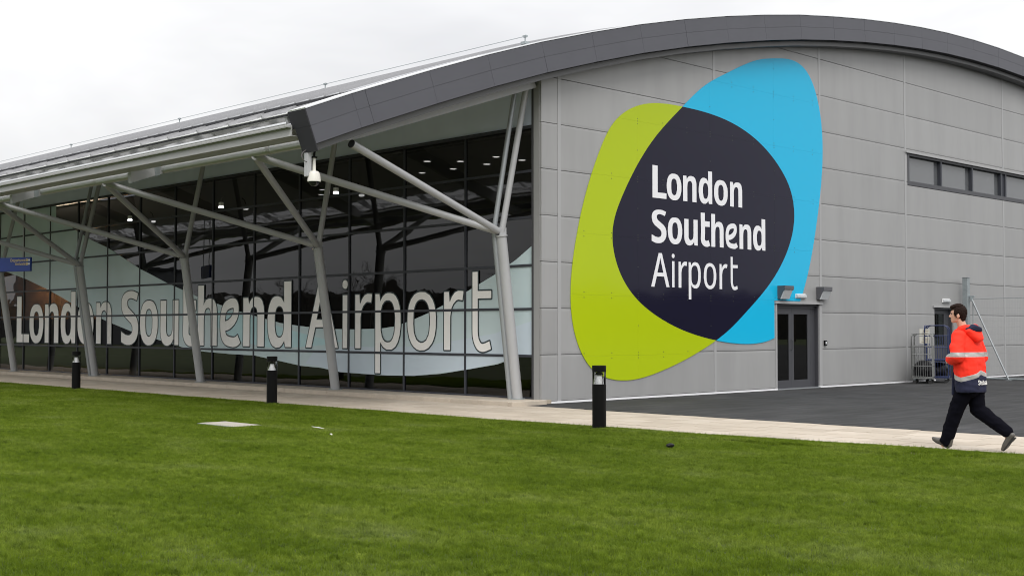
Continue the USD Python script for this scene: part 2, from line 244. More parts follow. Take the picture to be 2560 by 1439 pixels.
BLUE = [(4.879,6.873),(5.257,7.158),(5.82,7.545),(6.684,7.943),(7.582,8.342),(8.206,8.525),(8.843,8.651),(9.364,8.708),(9.831,8.696),(10.234,8.565),(10.505,8.34),(10.706,8.097),(10.877,7.695),(11.01,7.249),(11.081,6.72),(11.06,6.099),(10.984,5.437),(10.871,4.855),(10.744,4.341),(10.567,3.762),(10.297,3.044),(10.039,2.442),(9.764,2.008),(9.303,1.579),(8.682,1.254),(8.091,1.156),(7.422,1.13),(6.96,1.145),(6.451,1.186),(6.199,1.207),(5.515,1.331),(4.628,1.546),(3.827,1.813),(3.269,2.111),(2.841,2.457),(2.523,2.832),(2.34,3.244),(2.304,3.451),(2.315,3.692),(2.344,3.917),(2.398,4.121),(2.665,4.582),(3.109,5.198),(3.46,5.651),(3.819,6.019),(4.184,6.321),(4.553,6.631)]
FILM = [(35.336,8.22),(24.152,6.434),(24.124,5.439),(21.335,4.491),(20.194,4.194),(17.905,3.401),(16.19,2.912),(14.464,2.486),(13.022,2.186),(12.056,1.999),(10.766,1.787),(10.0,1.666),(9.114,1.586),(7.908,1.512),(6.65,1.493),(5.569,1.521),(5.047,1.57),(4.393,1.722),(3.75,1.897),(3.089,2.123),(2.347,2.399),(1.547,2.709),(0.869,3.01),(0.373,3.294),(0.324,3.309),(0.325,0.951),(0.644,0.929),(1.159,0.797),(1.454,0.721),(2.435,0.583),(3.366,0.463),(4.332,0.39),(5.351,0.369),(6.149,0.381),(7.265,0.403),(8.138,0.496),(9.044,0.529),(9.989,0.634),(10.633,0.699),(11.296,0.769),(12.576,0.792),(13.986,0.842),(15.21,0.947),(15.747,1.038),(16.855,1.19),(18.446,1.423),(20.136,1.75),(20.626,1.863),(22.284,2.254),(22.988,2.44),(24.608,2.877),(26.599,3.332),(28.214,3.625),(31.314,4.208),(35.197,4.862)]
# ------------------------------------------------------------------ ground, asphalt, path
def lawn_z(x, y):
    p = np.stack(np.broadcast_arrays(np.asarray(x, float) * .22, np.asarray(y, float) * .22, 0.5), -1)
    return -0.115 + 0.05 * (meshkit.fbm(p, 2, 3) - 0.5) + 0.02 * (meshkit.fbm(p * 6, 2, 5) - .5)
def sheet(x0, x1, y0, y1, nx, ny, zf):
    xs, ys = np.meshgrid(np.linspace(x0, x1, nx), np.linspace(y0, y1, ny), indexing='ij')
    v = np.stack([xs, ys, zf(xs, ys) if callable(zf) else np.full_like(xs, zf)], -1).reshape(-1, 3)
    i, j = np.meshgrid(np.arange(nx - 1), np.arange(ny - 1), indexing='ij'); a = i * ny + j
    f = np.stack([a, a + ny, a + ny + 1, a + 1], -1).reshape(-1, 4)
    return trimesh.Trimesh(v, np.vstack([f[:, [0, 1, 2]], f[:, [0, 2, 3]]]), process=False)
tag(obj('ground', sheet(-700, 700, -700, 700, 2, 2, -0.24), 'soil'), kind='structure')
tag(obj('lawn_soil', sheet(-60, -3.30, -40, 90, 90, 180, lawn_z), 'soil', smooth=True), kind='structure')
tag(obj('asphalt', sheet(-0.62, 90, -90, 0.10, 60, 60, lambda x, y: -0.094 + 0.0 * x), 'asphalt'), kind='structure')
# paved path, slab by slab
path = tag(obj('path', bx(-4.02, -0.62, -32, 60, -0.2, -0.112), 'mortar'), kind='structure')
slabs = []
for r in range(7):
    y = -18.0 - rnd.random() * .6
    while y < 45:
        L = 0.6; x0 = -4.0 + r * 0.483; slabs.append((x0, y, 0.483, L)); y += L
slabs.sort(key=lambda s: math.hypot(s[0] - CAM[0], s[1] - CAM[1]) + (30 if s[1] < -13.5 else 0))
rest = {k: [] for k in ('paving', 'paving_light', 'paving_dark')}
for n, (x, y, w, L) in enumerate(slabs):
    g = .0025; dz = rnd.uniform(-.0025, .0025)
    m = trimesh.convex.convex_hull(np.array([(x + g + c, y + g + c, -0.094 + dz) if False else p for c in (0.004,) for p in
        [(x + g, y + g, -.125), (x + w - g, y + g, -.125), (x + w - g, y + L - g, -.125), (x + g, y + L - g, -.125), (x + g + c, y + g + c, -.096 + dz), (x + w - g - c, y + g + c, -.096 + dz), (x + w - g - c, y + L - g - c, -.096 + dz + rnd.uniform(-.002, .002)), (x + g + c, y + L - g - c, -.096 + dz)]]))
    k = rnd.choice(['paving', 'paving', 'paving_light', 'paving_dark'])
    if n < 298: obj('paving_slab', m, k, path)
    else: rest[k].append(m)
for k in rest:
    if rest[k]: tag(obj('paving_slabs_beyond', rest[k], k, path), kind='stuff')
# raised stone edging under the glazing
kerb = tag(obj('kerb', cat([bx(-0.995, 0.3, -0.02, 44, -0.2, -0.012)]), 'mortar'), kind='structure')
y = -0.06; first = True
while y < 43:
    L = 0.913
    obj('kerbstone', cbx(-1.02, -0.80, y + .004, y + L - .004, -0.19, 0.0 + rnd.uniform(-.003, .003), .008), 'kerb_stone', kerb)
    y += L
for i in range(24): obj('coping_slab', cbx(-0.79, 0.02, -0.06 + i * 1.826 + .004, -0.06 + (i + 1) * 1.826 - .004, -0.1, -0.004 + rnd.uniform(-.002, .001), .006), 'kerb_stone', kerb)
obj('kerbstone', cbx(-1.02, 0.0, -0.18, -0.066, -0.19, -0.004, .008), 'kerb_stone', kerb)

# ------------------------------------------------------------------ terminal building
TOP = [(-6.41, 5.38), (-5.40, 5.78), (-3.56, 6.46), (-2.03, 7.00), (-0.48, 7.51), (1.08, 7.97), (2.71, 8.42), (4.34, 8.82), (5.98, 9.18), (7.61, 9.50), (9.25, 9.79), (10.88, 10.03), (12.50, 10.24), (14.16, 10.42), (15.82, 10.565), (17.45, 10.67), (19.2, 10.735), (21.0, 10.76)]
TOP = TOP + [(42.0 - x, z) for x, z in TOP[-2::-1]]
TX, TZ = np.array(TOP).T
def offset(d):
    """the roof line moved d metres inward, square to itself"""
    t = np.gradient(np.array(TOP), axis=0); t /= np.linalg.norm(t, axis=1, keepdims=True)
    return np.array(TOP) + d * np.c_[t[:, 1], -t[:, 0]]
zt = lambda x: np.interp(x, TX, TZ)
BOT = offset(0.645); MID = offset(0.315)
zb = lambda x: np.interp(x, BOT[:, 0], BOT[:, 1])
B = thing('terminal_building', 'large grey airport terminal with arched roof, glass front and slanted canopy columns', 'building')

# --- gable wall: backing, panels, cover strips
XR = 41.9
arch = Polygon([(0.02, -0.09), (XR, -0.09), (XR, zb(XR) - .06)] + [(x, zb(x) - 0.06) for x in np.linspace(XR, 0.02, 90)])
door_open = sbox(8.83, -0.2, 10.86, 2.165); side_open = sbox(17.42, -0.2, 18.62, 2.165); ribbon_open = sbox(15.82, 5.86, 28.6, 6.82)
opens = union_all([door_open, side_open, ribbon_open])
wall = obj('gable_wall', prism_xz(arch.difference(opens), 0.055, 0.30), 'joint_dark', B)
JX = [0.0, 0.572, 6.150, 10.957, 15.68, 22.32, 28.9, 35.4, XR]
strip_w = 0.10
for i in range(len(JX) - 1):
    a, b = JX[i] + (strip_w / 2 if i else 0.0), JX[i + 1] - (strip_w / 2 if i < len(JX) - 2 else 0)
    for k in range(-1, 11):
        z0, z1 = -0.048 + k, 0.952 + k
        if k == -1: z0, z1 = -0.085, -0.0476
        if k == 0: z0 = -0.046
        cell = sbox(a + .005, z0 + .0065, b - .005, z1 - .0065).intersection(arch).difference(opens.buffer(0.02, join_style='mitre'))
        for p in polys(cell):
            if p.area > 0.01 and k >= 0:
                x0_, z0_, x1_, z1_ = p.bounds; f_ = rnd.uniform(-.002, .002)
                if abs(p.area - (x1_ - x0_) * (z1_ - z0_)) < 1e-5 and z1_ - z0_ > .3:   # a whole panel: its long edges fold back slightly
                    obj('cladding_panel', trimesh.convex.convex_hull(np.array([(x, y, z) for x in (x0_, x1_) for y, z in ((f_, z0_ + .05), (f_, z1_ - .05), (f_ + .0032, z0_), (f_ + .0032, z1_), (.052, z0_), (.052, z1_))])), 'silver_cladding', wall)
                else: obj('cladding_panel', prism_xz(p, f_, 0.052), 'silver_cladding', wall)
for x in JX[1:-1]:
    s = sbox(x - strip_w / 2, -0.05, x + strip_w / 2, 12).intersection(arch).difference(opens.buffer(0.02, join_style='mitre'))
    for p in polys(s): obj('cover_strip', prism_xz(p, -0.006, 0.05), 'silver_strip', wall)
obj('base_flashing', prism_xz(sbox(0.0, -0.1, XR, -0.052).difference(door_open).difference(side_open), -0.018, 0.05), 'sign_white', wall)
obj('corner_return', bx(0.0, 0.018, 0.053, 0.215, -0.09, 6.95), 'silver_cladding', wall)
obj('far_gable_wall', prism_xz(arch, 59.6, 60.0), 'silver_cladding', B)
obj('far_side_wall', bx(41.6, 41.9, 0.3, 59.6, -0.1, zb(41.6) - .05), 'silver_cladding', B)

# --- arched verge: backing box, two rows of panels, lower lip, coping, end cap
fas = obj('verge', prism_xz(Polygon(list(map(tuple, offset(.02)[:])) + list(map(tuple, offset(.63)[::-1]))), -0.485, -0.02), 'joint_dark', B)
jx = [0, 1] + list(range(2, len(TOP)))
O0, O1 = np.array(TOP), BOT
segs = []
for i in range(len(TOP) - 1): segs.append((i, 0.0, 1.0))
segs = [(0, 0, 1), (1, 0, .16), (1, .16, 1)] + segs[2:]
for i, a, b in segs:
    for A_, B_, in ((O0, MID), (MID, O1)):
        L_ = np.linalg.norm(A_[i + 1] - A_[i]); e = .003 / L_
        q = [A_[i] + (A_[i + 1] - A_[i]) * (a + e), A_[i] + (A_[i + 1] - A_[i]) * (b - e), B_[i] + (B_[i + 1] - B_[i]) * (b - e), B_[i] + (B_[i + 1] - B_[i]) * (a + e)]
        pol = Polygon([tuple(x) for x in q]); d = (np.array(q[0]) - np.array(q[3])); d = d / np.linalg.norm(d) * .0022
        pol = Polygon([tuple(q[0] - d), tuple(q[1] - d), tuple(q[2] + d), tuple(q[3] + d)])
        obj('fascia_panel', prism_xz(pol, -0.50 + rnd.uniform(-.002, .002), -0.48), 'fascia_grey', fas)
obj('lower_lip', prism_xz(Polygon(list(map(tuple, offset(.66))) + list(map(tuple, offset(.775)[::-1]))), -0.33, -0.02), 'fascia_light', fas)
obj('verge_soffit', prism_xz(Polygon(list(map(tuple, offset(.648))) + list(map(tuple, offset(.655)[::-1]))), -0.47, -0.02), 'cap_dark', fas)
obj('coping', prism_xz(Polygon(list(map(tuple, offset(-.022))) + list(map(tuple, offset(-.001)[::-1]))), -0.51, 0.03), 'coping', fas)
n0 = (BOT[0] - O0[0]); n0u = n0 / np.linalg.norm(n0); t0 = (O0[1] - O0[0]); t0 /= np.linalg.norm(t0)
def capq(a, b, thick): return Polygon([tuple(O0[0] + n0u * a - t0 * thick), tuple(O0[0] + n0u * a), tuple(O0[0] + n0u * b), tuple(O0[0] + n0u * b - t0 * thick)])
obj('end_cap', prism_xz(capq(0, .315, .02), -0.502, 0.03), 'cap_dark', fas)
obj('end_cap', prism_xz(capq(.318, .775, .02), -0.502, -0.045), 'cap_dark', fas)

# --- roof: standing-seam sheet above, open louvred canopy along the eave
xs = np.concatenate([np.linspace(-4.9, 21, 40), np.linspace(22, 46.9, 30)])
prof = Polygon([(x, zt(x) + .035) for x in xs] + [(x, zt(x) - .05) for x in xs[::-1]])
roof = obj('roof', prism_xz(prof, 0.032, 60.0), 'roof_sheet', B)
xsm = np.concatenate([np.linspace(-4.92, 8, 20), np.linspace(10, 46.9, 22)])
seam_poly = Polygon([(x, zt(x) + .095) for x in xsm] + [(x, zt(x) + .03) for x in xsm[::-1]])
for i in range(110):
    obj('standing_seam', prism_xz(seam_poly, 0.52 + i * .5, 0.545 + i * .5), 'seam_metal', roof)
xso = np.linspace(-4.88, 0.3, 16)
obj('soffit', prism_xz(Polygon([(x, zt(x) - .36) for x in xso] + [(x, zt(x) - .40) for x in xso[::-1]]), 0.0, 60.0), 'soffit_white', roof)
obj('eave_edge', bx(-4.90, -4.86, 0.035, 60, zt(-4.88) - .40, zt(-4.88) - .055), 'gutter_grey', roof); obj('eave_edge', bx(-4.925, -4.903, 0.035, 60, zt(-4.88) - .052, zt(-4.88) + .005), 'cap_dark', roof)
E0, SL = np.array([-6.42, 5.36]), 0.347
ct = math.atan(SL); ev, en = np.array([math.cos(ct), math.sin(ct)]), np.array([-math.sin(ct), math.cos(ct)])
def strip(a, b, h0, h1): return Polygon([tuple(E0 + ev * a + en * h0), tuple(E0 + ev * b + en * h0), tuple(E0 + ev * b + en * h1), tuple(E0 + ev * a + en * h1)])
can = obj('canopy', prism_xz(strip(0.0, 1.62, -0.19, -0.06), 0.1, 0.16), 'steel_paint', B)
for k in range(4):
    obj('roof_slat', prism_xz(strip(0.0 + k * .45, .20 + k * .45, -.02, 0), 0.032, 60), 'slat_metal', can)
obj('eave_trim', prism_xz(strip(-0.03, -.002, -.05, -.012), 0.032, 60), 'cap_dark', can)
obj('eave_apron', prism_xz(Polygon([(-6.335, 5.150), (-6.335, 5.165), (-5.80, 5.395), (-5.80, 5.38)]), 0.032, 60), 'soffit_white', can)
for k in range(51):
    yy = .82 + 1.152 * k
    obj('canopy_fin', prism_xz(strip(-.03, 1.6, -.005, .055), yy - .012, yy + .012), 'seam_metal', can)
for k in range(21):
    yy = 2.06 + 2.85 * k
    obj('canopy_bracket', prism_xz(Polygon([(-6.42, 5.12), (-6.42, 5.225), (-5.27, 5.64), (-5.0, 5.70), (-5.0, 5.60), (-5.9, 5.28)]), yy - .02, yy + .02), 'steel_paint', can)
gut = obj('gutter', cat([bx(-6.36, -6.345, 0.0, 60, 4.955, 5.15), bx(-6.46, -6.36, 0.0, 60, 5.10, 5.115), bx(-6.465, -6.45, 0, 60, 5.115, 5.16), bx(-6.34, -5.95, 0, 60, 4.955, 4.97)]), 'gutter_grey', B)
obj('gutter_lip', bx(-6.475, -6.44, 0.0, 60, 5.162, 5.192), 'coping', gut)
COLY = [0.69, 6.90, 13.30, 19.84, 26.2, 32.6, 39.0]
TUBEX, TUBEZ = -5.12, 5.11
for a, b in zip([-0.02] + COLY[1:], COLY[1:] + [45]):
    obj('eave_tube', tube((TUBEX, a + (.16 if a > 1 else 0), TUBEZ), (TUBEX, b - .02, TUBEZ), .108, 22), 'tube_paint', B, smooth=40)
    mid = (a + b) / 2 - (.9 if a < 1 else 0)
    obj('tube_collar', tube((TUBEX, mid - .06, TUBEZ), (TUBEX, mid + .06, TUBEZ), .114, 22), 'gutter_grey', B, smooth=40)
for cy in COLY[1:]:
    tail = Polygon([(-5.93, 4.72), (-5.95, 4.95), (-5.30, 5.20), (-5.25, 4.96)])
    rf = obj('rafter', prism_xz(Polygon([(-5.93, 4.72), (-5.95, 4.95), (-5.28, 5.195), (-4.9, 5.36), (-0.2, 7.05), (0.4, 7.05), (0.0, 6.70), (-4.8, 5.08), (-5.25, 4.97)]), cy - .07, cy + .07), 'steel_paint', B)
    obj('splice_plate', prism_xz(Polygon([(-5.36, 4.92), (-5.38, 5.17), (-5.27, 5.21), (-5.25, 4.95)]), cy - .085, cy - .072), 'galvanised', rf)
obj('rafter', prism_xz(Polygon([(-5.3, 4.96), (-5.28, 5.195), (-4.9, 5.36), (-0.2, 7.05), (0.0, 6.70), (-4.8, 5.08)]), .12, .26), 'steel_paint', B)

# --- canopy columns with their struts
col_base = [(-0.16, .55), (-0.42, 6.78), (-0.50, 13.15), (-0.55, 19.65), (-0.55, 26.0), (-0.55, 32.4), (-.55, 38.8)]
ty = [3.10, 9.70, 16.3, 22.8, 29.3, 35.7, 42]
for i, ((bxx, by), cy) in enumerate(zip(col_base, COLY)):
    base = np.array((bxx, by, -0.01)); node = np.array((bxx - 0.47 if i else -0.60, cy if i else .60, 3.50))
    ax_ = (node - base) / np.linalg.norm(node - base)
    c = obj('canopy_column', tube(base, node, .115, 24), 'steel_paint', B, smooth=40)
    obj('head_plate', tube(node - ax_ * .02, node + ax_ * .012, .135, 24), 'steel_paint', c, smooth=40)
    for sx in (-.05, .05): obj('cleat', cbx(node[0] - .1, node[0] + .1, node[1] + sx - .012, node[1] + sx + .012, node[2], node[2] + .17, .004), 'steel_paint', c)
    obj('base_plate', tube((bxx, by, -.012), (bxx, by, .012), .17, 20), 'galvanised', c, smooth=40)
    top = np.array((-0.38 if i else -0.10, cy if i else .33, 6.25 if i else 6.78))
    obj('strut', tube(node + (0.02, 0, .09), top, .068, 18), 'steel_paint', c, smooth=40)
    outer = (TUBEX + .02, ty[i], TUBEZ - .10)
    inner = (TUBEX - .02, ty[i - 1], TUBEZ - .10) if i else (-5.12, -0.12, 4.93)
    for q in (outer, inner):
        q = np.array(q); d = q - node; d /= np.linalg.norm(d)
        obj('strut', tube(node + d * .12 + (0, 0, .06), q, .074, 18), 'steel_paint', c, smooth=40)
        obj('strut_end', tube(node + (0, 0, .06), node + d * .30 + (0, 0, .06), .05, 12), 'steel_paint', c, smooth=40)
    if i == 0:
        obj('end_disc', tube(np.array(inner) - d * .012, np.array(inner) + d * 0.006, .080, 18), 'cap_dark', c, smooth=40)
    if i in (0, 3, 6):   # rainwater pipe running up this column
        o = np.array((-.12, .10, 0)); 
        obj('downpipe', pipe([base + o, node + o + (0, 0, .1), top + (-.14, .15, .2)], .055, 14), 'galv_bright', c, smooth=40)

# --- glazed front
W0, WP, NB = 0.30, 2.205, 17
TZs = [0.0, 0.92, 1.936, 2.88, 3.925, 4.93, 5.86]
gw = obj('glass_front', cat([bx(0.03, 0.22, 0.2, W0 + NB * WP, -0.04, 0.03), bx(0.03, 0.22, 0.2, W0 + NB * WP, 5.85, 5.92)]), 'mullion_grey', B)
for i in range(NB + 1):
    y = W0 + i * WP
    obj('mullion', bx(0.068, 0.128, y - .025, y + .025, 0.03, 5.85), 'mullion_grey', gw)
for i in range(NB):
    y0, y1 = W0 + i * WP + .026, W0 + (i + 1) * WP - .026
    for z in TZs[1:-1]: obj('transom', bx(0.071, 0.124, y0, y1, z - .028, z + .028), 'mullion_grey', gw)
    for j in range(6):
        z0, z1 = TZs[j] + .031, TZs[j + 1] - .031
        a, b = rnd.gauss(0, .0011), rnd.gauss(0, .0011)
        v = np.array([(.10, y0, z0), (.10, y1, z0), (.10, y1, z1), (.10, y0, z1)]); v[:, 0] += a * (v[:, 1] - (y0 + y1) / 2) + b * (v[:, 2] - (z0 + z1) / 2)
        obj('glass_pane', (v, np.array([[0, 3, 2, 1]])), 'facade_glass', gw)
    obj('header_panel', bx(0.06, 0.12, y0 - .03, y1 + .03, 5.925, 7.02), 'soffit_grey', B)
obj('jamb', bx(0.05, 0.21, 0.216, 0.266, -0.02, 6.95), 'mullion_grey', gw)
# inside
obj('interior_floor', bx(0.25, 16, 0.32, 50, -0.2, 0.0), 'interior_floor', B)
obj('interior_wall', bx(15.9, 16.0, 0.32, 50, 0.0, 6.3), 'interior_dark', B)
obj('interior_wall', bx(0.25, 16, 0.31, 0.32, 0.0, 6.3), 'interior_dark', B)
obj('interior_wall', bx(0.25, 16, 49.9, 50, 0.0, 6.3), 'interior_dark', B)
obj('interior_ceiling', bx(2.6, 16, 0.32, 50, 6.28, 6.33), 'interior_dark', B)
tw = obj('timber_wall', bx(3.4, 3.6, 25.2, 40, 1.9, 4.1), 'timber', B)
for k in range(4): obj('interior_lamp', bx(2.3, 2.6, 26.2 + k * 1.9, 26.5 + k * 1.9, 4.32, 4.35), 'lamp_inside', B)
obj('timber_doorway', bx(3.36, 3.41, 28.6, 30.2, 1.9, 2.5), 'interior_dark', tw)

# --- double door, side door, ribbon window
dd = obj('double_door', frame_xz(8.83, 10.86, -0.09, 2.165, .035, 0.03, 0.26), 'anthracite', B, label='dark grey double door with two tall glass panes')
obj('head_panel', bx(8.865, 10.825, .10, .16, 2.06, 2.13), 'anthracite', dd)
for x0, x1 in ((8.868, 9.695), (9.70, 10.60)):
    lf = obj('door_leaf', prism_xz(sbox(x0, -0.06, x1, 2.055).difference(sbox(x0 + .10, 0.14, x1 - .13, 1.90)), .12, .17), 'anthracite', dd)
    obj('door_pane', bx(x0 + .10, x1 - .13, .14, .147, .14, 1.90), 'door_glass', dd)
obj('door_handle', pipe([(9.66, .115, .95), (9.66, .07, .95), (9.66, .07, 1.2), (9.66, .115, 1.2)], .010, 8), 'anthracite', dd)
obj('side_panel', bx(10.605, 10.825, .12, .17, -.06, 2.055), 'anthracite', dd)
obj('door_backing', bx(8.8, 10.9, 1.6, 1.65, -.1, 2.3), 'interior_dark', dd)
obj('jamb_trim', bx(8.76, 8.828, -.014, .05, -.085, 2.17), 'silver_strip', dd); obj('jamb_trim', bx(10.865, 10.97, -.014, .05, -.085, 2.17), 'silver_strip', dd)
obj('head_flashing', prism_xz(sbox(8.72, 2.172, 11.0, 2.235), -.045, .05), 'silver_strip', dd)
obj('threshold', bx(8.83, 10.86, -.03, .2, -.1, -.07), 'galv_bright', dd)
sd = obj('side_door', frame_xz(17.42, 18.62, -0.09, 2.165, .05, 0.03, 0.26), 'anthracite', B, label='single dark grey door behind the roll cages')
obj('door_leaf', prism_xz(sbox(17.475, -.06, 18.565, 2.11).difference(sbox(17.60, 1.0, 18.25, 1.98)), .12, .17), 'anthracite', sd)
obj('door_pane', bx(17.60, 18.25, .14, .147, 1.0, 1.98), 'door_glass', sd)
obj('door_backing', bx(17.4, 18.7, .9, .95, -.1, 2.3), 'interior_dark', sd)
obj('head_flashing', prism_xz(sbox(17.30, 2.172, 18.72, 2.225), -.04, .05), 'silver_strip', sd)
rb = obj('ribbon_window', prism_xz(sbox(15.82, 5.86, 28.6, 6.82).difference(sbox(15.93, 5.985, 28.5, 6.755)), .0, .26), 'anthracite', B, label='long dark strip window high on the gable')
obj('head_flashing', prism_xz(sbox(15.67, 6.823, 28.75, 6.875), -.06, .05), 'silver_strip', rb)
mx_ = [15.93, 17.98, 20.10, 22.22, 22.56, 24.66, 26.76, 28.5]
for a, b in zip(mx_[:-1], mx_[1:]):
    if b - a > 1: obj('window_pane', bx(a, b, .13, .14, 5.985, 6.755), 'ribbon_glass', rb)
    else: obj('mullion_panel', bx(a + .045, b - .045, .06, .1, 5.985, 6.755), 'mullion_grey', rb)
for x in mx_[1:-1]: obj('mullion', bx(x - .042, x + .042, .012, .125, 5.986, 6.754), 'mullion_grey', rb)

# --- roof safety line
sl = thing('roof_safety_line', 'thin wire on small posts along the crest of the left roof slope', 'safety line')
SX = -0.3; sz = zt(SX) + .035
for yv in (0.17, 7.45, 14.84, 22.14, 29.4):
    obj('post', cat([tube((SX, yv, sz - .02), (SX, yv, sz + .17), .014, 8), bx(SX - .07, SX + .07, yv - .07, yv + .07, sz - .01, sz + .05), bx(SX - .03, SX + .03, yv - .05, yv + .05, sz + .15, sz + .19)]), 'galvanised', sl)
obj('wire', tube((SX, .17, sz + .17), (SX, 40, sz + .17), .007, 6), 'galvanised', sl)
def glyph(k):
    P = None
    for r in GLYPHS[k]:
        q = Polygon(np.array(r, float).reshape(-1, 2) / 1000).buffer(0); P = q if P is None else P.symmetric_difference(q)
    return P
def fit(k, x0, x1, base, cap):
    g = glyph(k); b = g.bounds
    return affinity.affine_transform(g, [(x1 - x0) / (b[2] - b[0]), 0, 0, cap, x0 - b[0] * (x1 - x0) / (b[2] - b[0]), base])
# letter extents along each word, in metres of the window lettering, from the L's left edge
LON = [('bL', 0, 1.09), ('bo', 1.12, 2.29), ('bn', 2.43, 3.53), ('bd', 3.73, 4.86), ('bo', 5.03, 6.22), ('bn', 6.43, 7.51)]
SOU = [('bS', 8.20, 9.34), ('bo', 9.46, 10.60), ('bu', 10.77, 11.87), ('bt', 12.14, 12.92), ('bh', 13.02, 14.08), ('be', 14.26, 15.34), ('bn', 15.49, 16.55), ('bd', 16.73, 17.86)]
AIR = [('lA', 18.55, 19.97), ('li', 20.16, 20.38), ('lr', 20.70, 21.38), ('lp', 21.52, 22.51), ('lo', 22.77, 23.82), ('lr', 24.11, 24.78), ('lt', 25.09, 25.71)]
def smoothpoly(pts, n=260):
    from scipy.interpolate import splprep, splev
    t, _ = splprep(np.array(pts + [pts[0]]).T, s=.004, per=True); return Polygon(np.array(splev(np.linspace(0, 1, n), t)).T).buffer(0)
def arcpoly(pts, corner, n=200):
    """closed outline with one or two sharp corners kept (indices)"""
    from scipy.interpolate import splprep, splev
    out = []; idx = sorted(corner) + [sorted(corner)[0] + len(pts)]
    for a, b in zip(idx[:-1], idx[1:]):
        seg = np.array([pts[i % len(pts)] for i in range(a, b + 1)]); t, _ = splprep(seg.T, s=.003); out += list(np.array(splev(np.linspace(0, 1, 90), t)).T[:-1])
    return Polygon(out).buffer(0)
# ------------------------------------------------------------------ big wall sign
gp, bp = smoothpoly(GREEN), smoothpoly(BLUE).difference(sbox(8.70, -1, 12, 2.25))
navy = gp.intersection(bp)
S = thing('wall_sign', 'huge green, blue and navy blob sign screwed to the gable wall', 'sign')
kinds = [('green_panel', gp.difference(navy), 'sign_green'), ('blue_panel', bp.difference(navy), 'sign_blue'), ('navy_panel', navy, 'sign_navy')]
gx = [.42 + 2.77 * k for k in range(5)]; gz = [-.45 + 1.355 * k for k in range(8)]
screws = []
for nm, pol, m in kinds:
    for i in range(len(gx) - 1):
        for j in range(len(gz) - 1):
            for p in polys(pol.intersection(sbox(gx[i] + .0008, gz[j] + .0008, gx[i + 1] - .0008, gz[j + 1] - .0008))):
                t = rnd.uniform(-.0012, .0012)
                obj(nm, prism_xz(p, -.016 + t * .5, -.0065), m, S)
whole = gp.union(bp)
for x in np.arange(.42, 11.4, 2.77 / 3):
    for z in gz:
        for dz in (-.06, .06):
            if whole.buffer(-.05).contains(Point(x, z + dz)): screws.append(tube((x, -.0185, z + dz), (x, -.012, z + dz), .012, 8))
for z in np.arange(-.45, 9, 1.355 / 2):
    for x in gx:
        if whole.buffer(-.05).contains(Point(x, z)): screws.append(tube((x, -.0185, z), (x, -.012, z), .012, 8))
tag(obj('screws', screws, 'screw_grey', S), kind='stuff')
def signline(items, x0, x1, base, cap):
    a, b = items[0][1], items[-1][2]; k = (x1 - x0) / (b - a)
    for key, l, r in items:
        obj('letter', prism_xz(fit(key, x0 + (l - a) * k, x0 + (r - a) * k, base, cap), -.0195, -.0165), 'sign_white', S)
signline(LON, 3.722, 7.29, 4.588, .783)
signline(SOU, 3.688, 8.30, 3.535, .790)
signline(AIR, 3.663, 7.085, 2.495, .795)

# ------------------------------------------------------------------ window lettering on the glass
G = thing('window_sign', 'pale wave film and long white outlined lettering across the glass front', 'sign')
fl = Polygon([(-a, b) for a, b in FILM]).buffer(0).intersection(sbox(-37.0, 0.03, -0.268, 5.85))
obj('wave_film', prism_sz(fl, .0895, .0905), 'film', G)
b1 = [(13.4, 2.05), (12.01, 1.97), (10.65, 1.67), (9.11, 1.41), (7.91, 1.23), (6.87, 1.22), (5.89, 1.34), (5.05, 1.55)]
b2 = [(5.05, 1.55), (5.57, 1.47), (6.65, 1.28), (7.9, 1.10), (9.11, 1.02), (10.64, 1.0), (12.0, 1.15), (13.4, 1.6)]
obj('wave_band', prism_sz(Polygon([(-a, b) for a, b in b1 + b2]).buffer(0).intersection(fl), .0865, .0880), 'film_teal', G)
b3 = [(5.36, 1.06), (4.34, 1.09), (3.36, 1.18), (2.43, 1.29), (1.55, 1.4), (0.30, 1.69), (0.30, .9), (1.16, .80), (2.43, .58), (4.3, .39), (5.36, .37), (7.3, .41), (8.8, .6), (8.4, .95), (6.8, 1.06)]
obj('wave_band', prism_sz(Polygon([(-a, b) for a, b in b3]).buffer(0).intersection(fl), .0865, .0880), 'film_blue', G)
WX = -27.345
for key, l, r in LON + SOU + AIR:
    g = fit(key, WX + l, WX + r, 1.02, 1.715)
    e = obj('letter_outline', prism_sz(g.buffer(.035, quad_segs=4), .0800, .0815), 'letter_edge', G)
    obj('letter', prism_sz(g, .0770, .0785), 'letter_white', G)

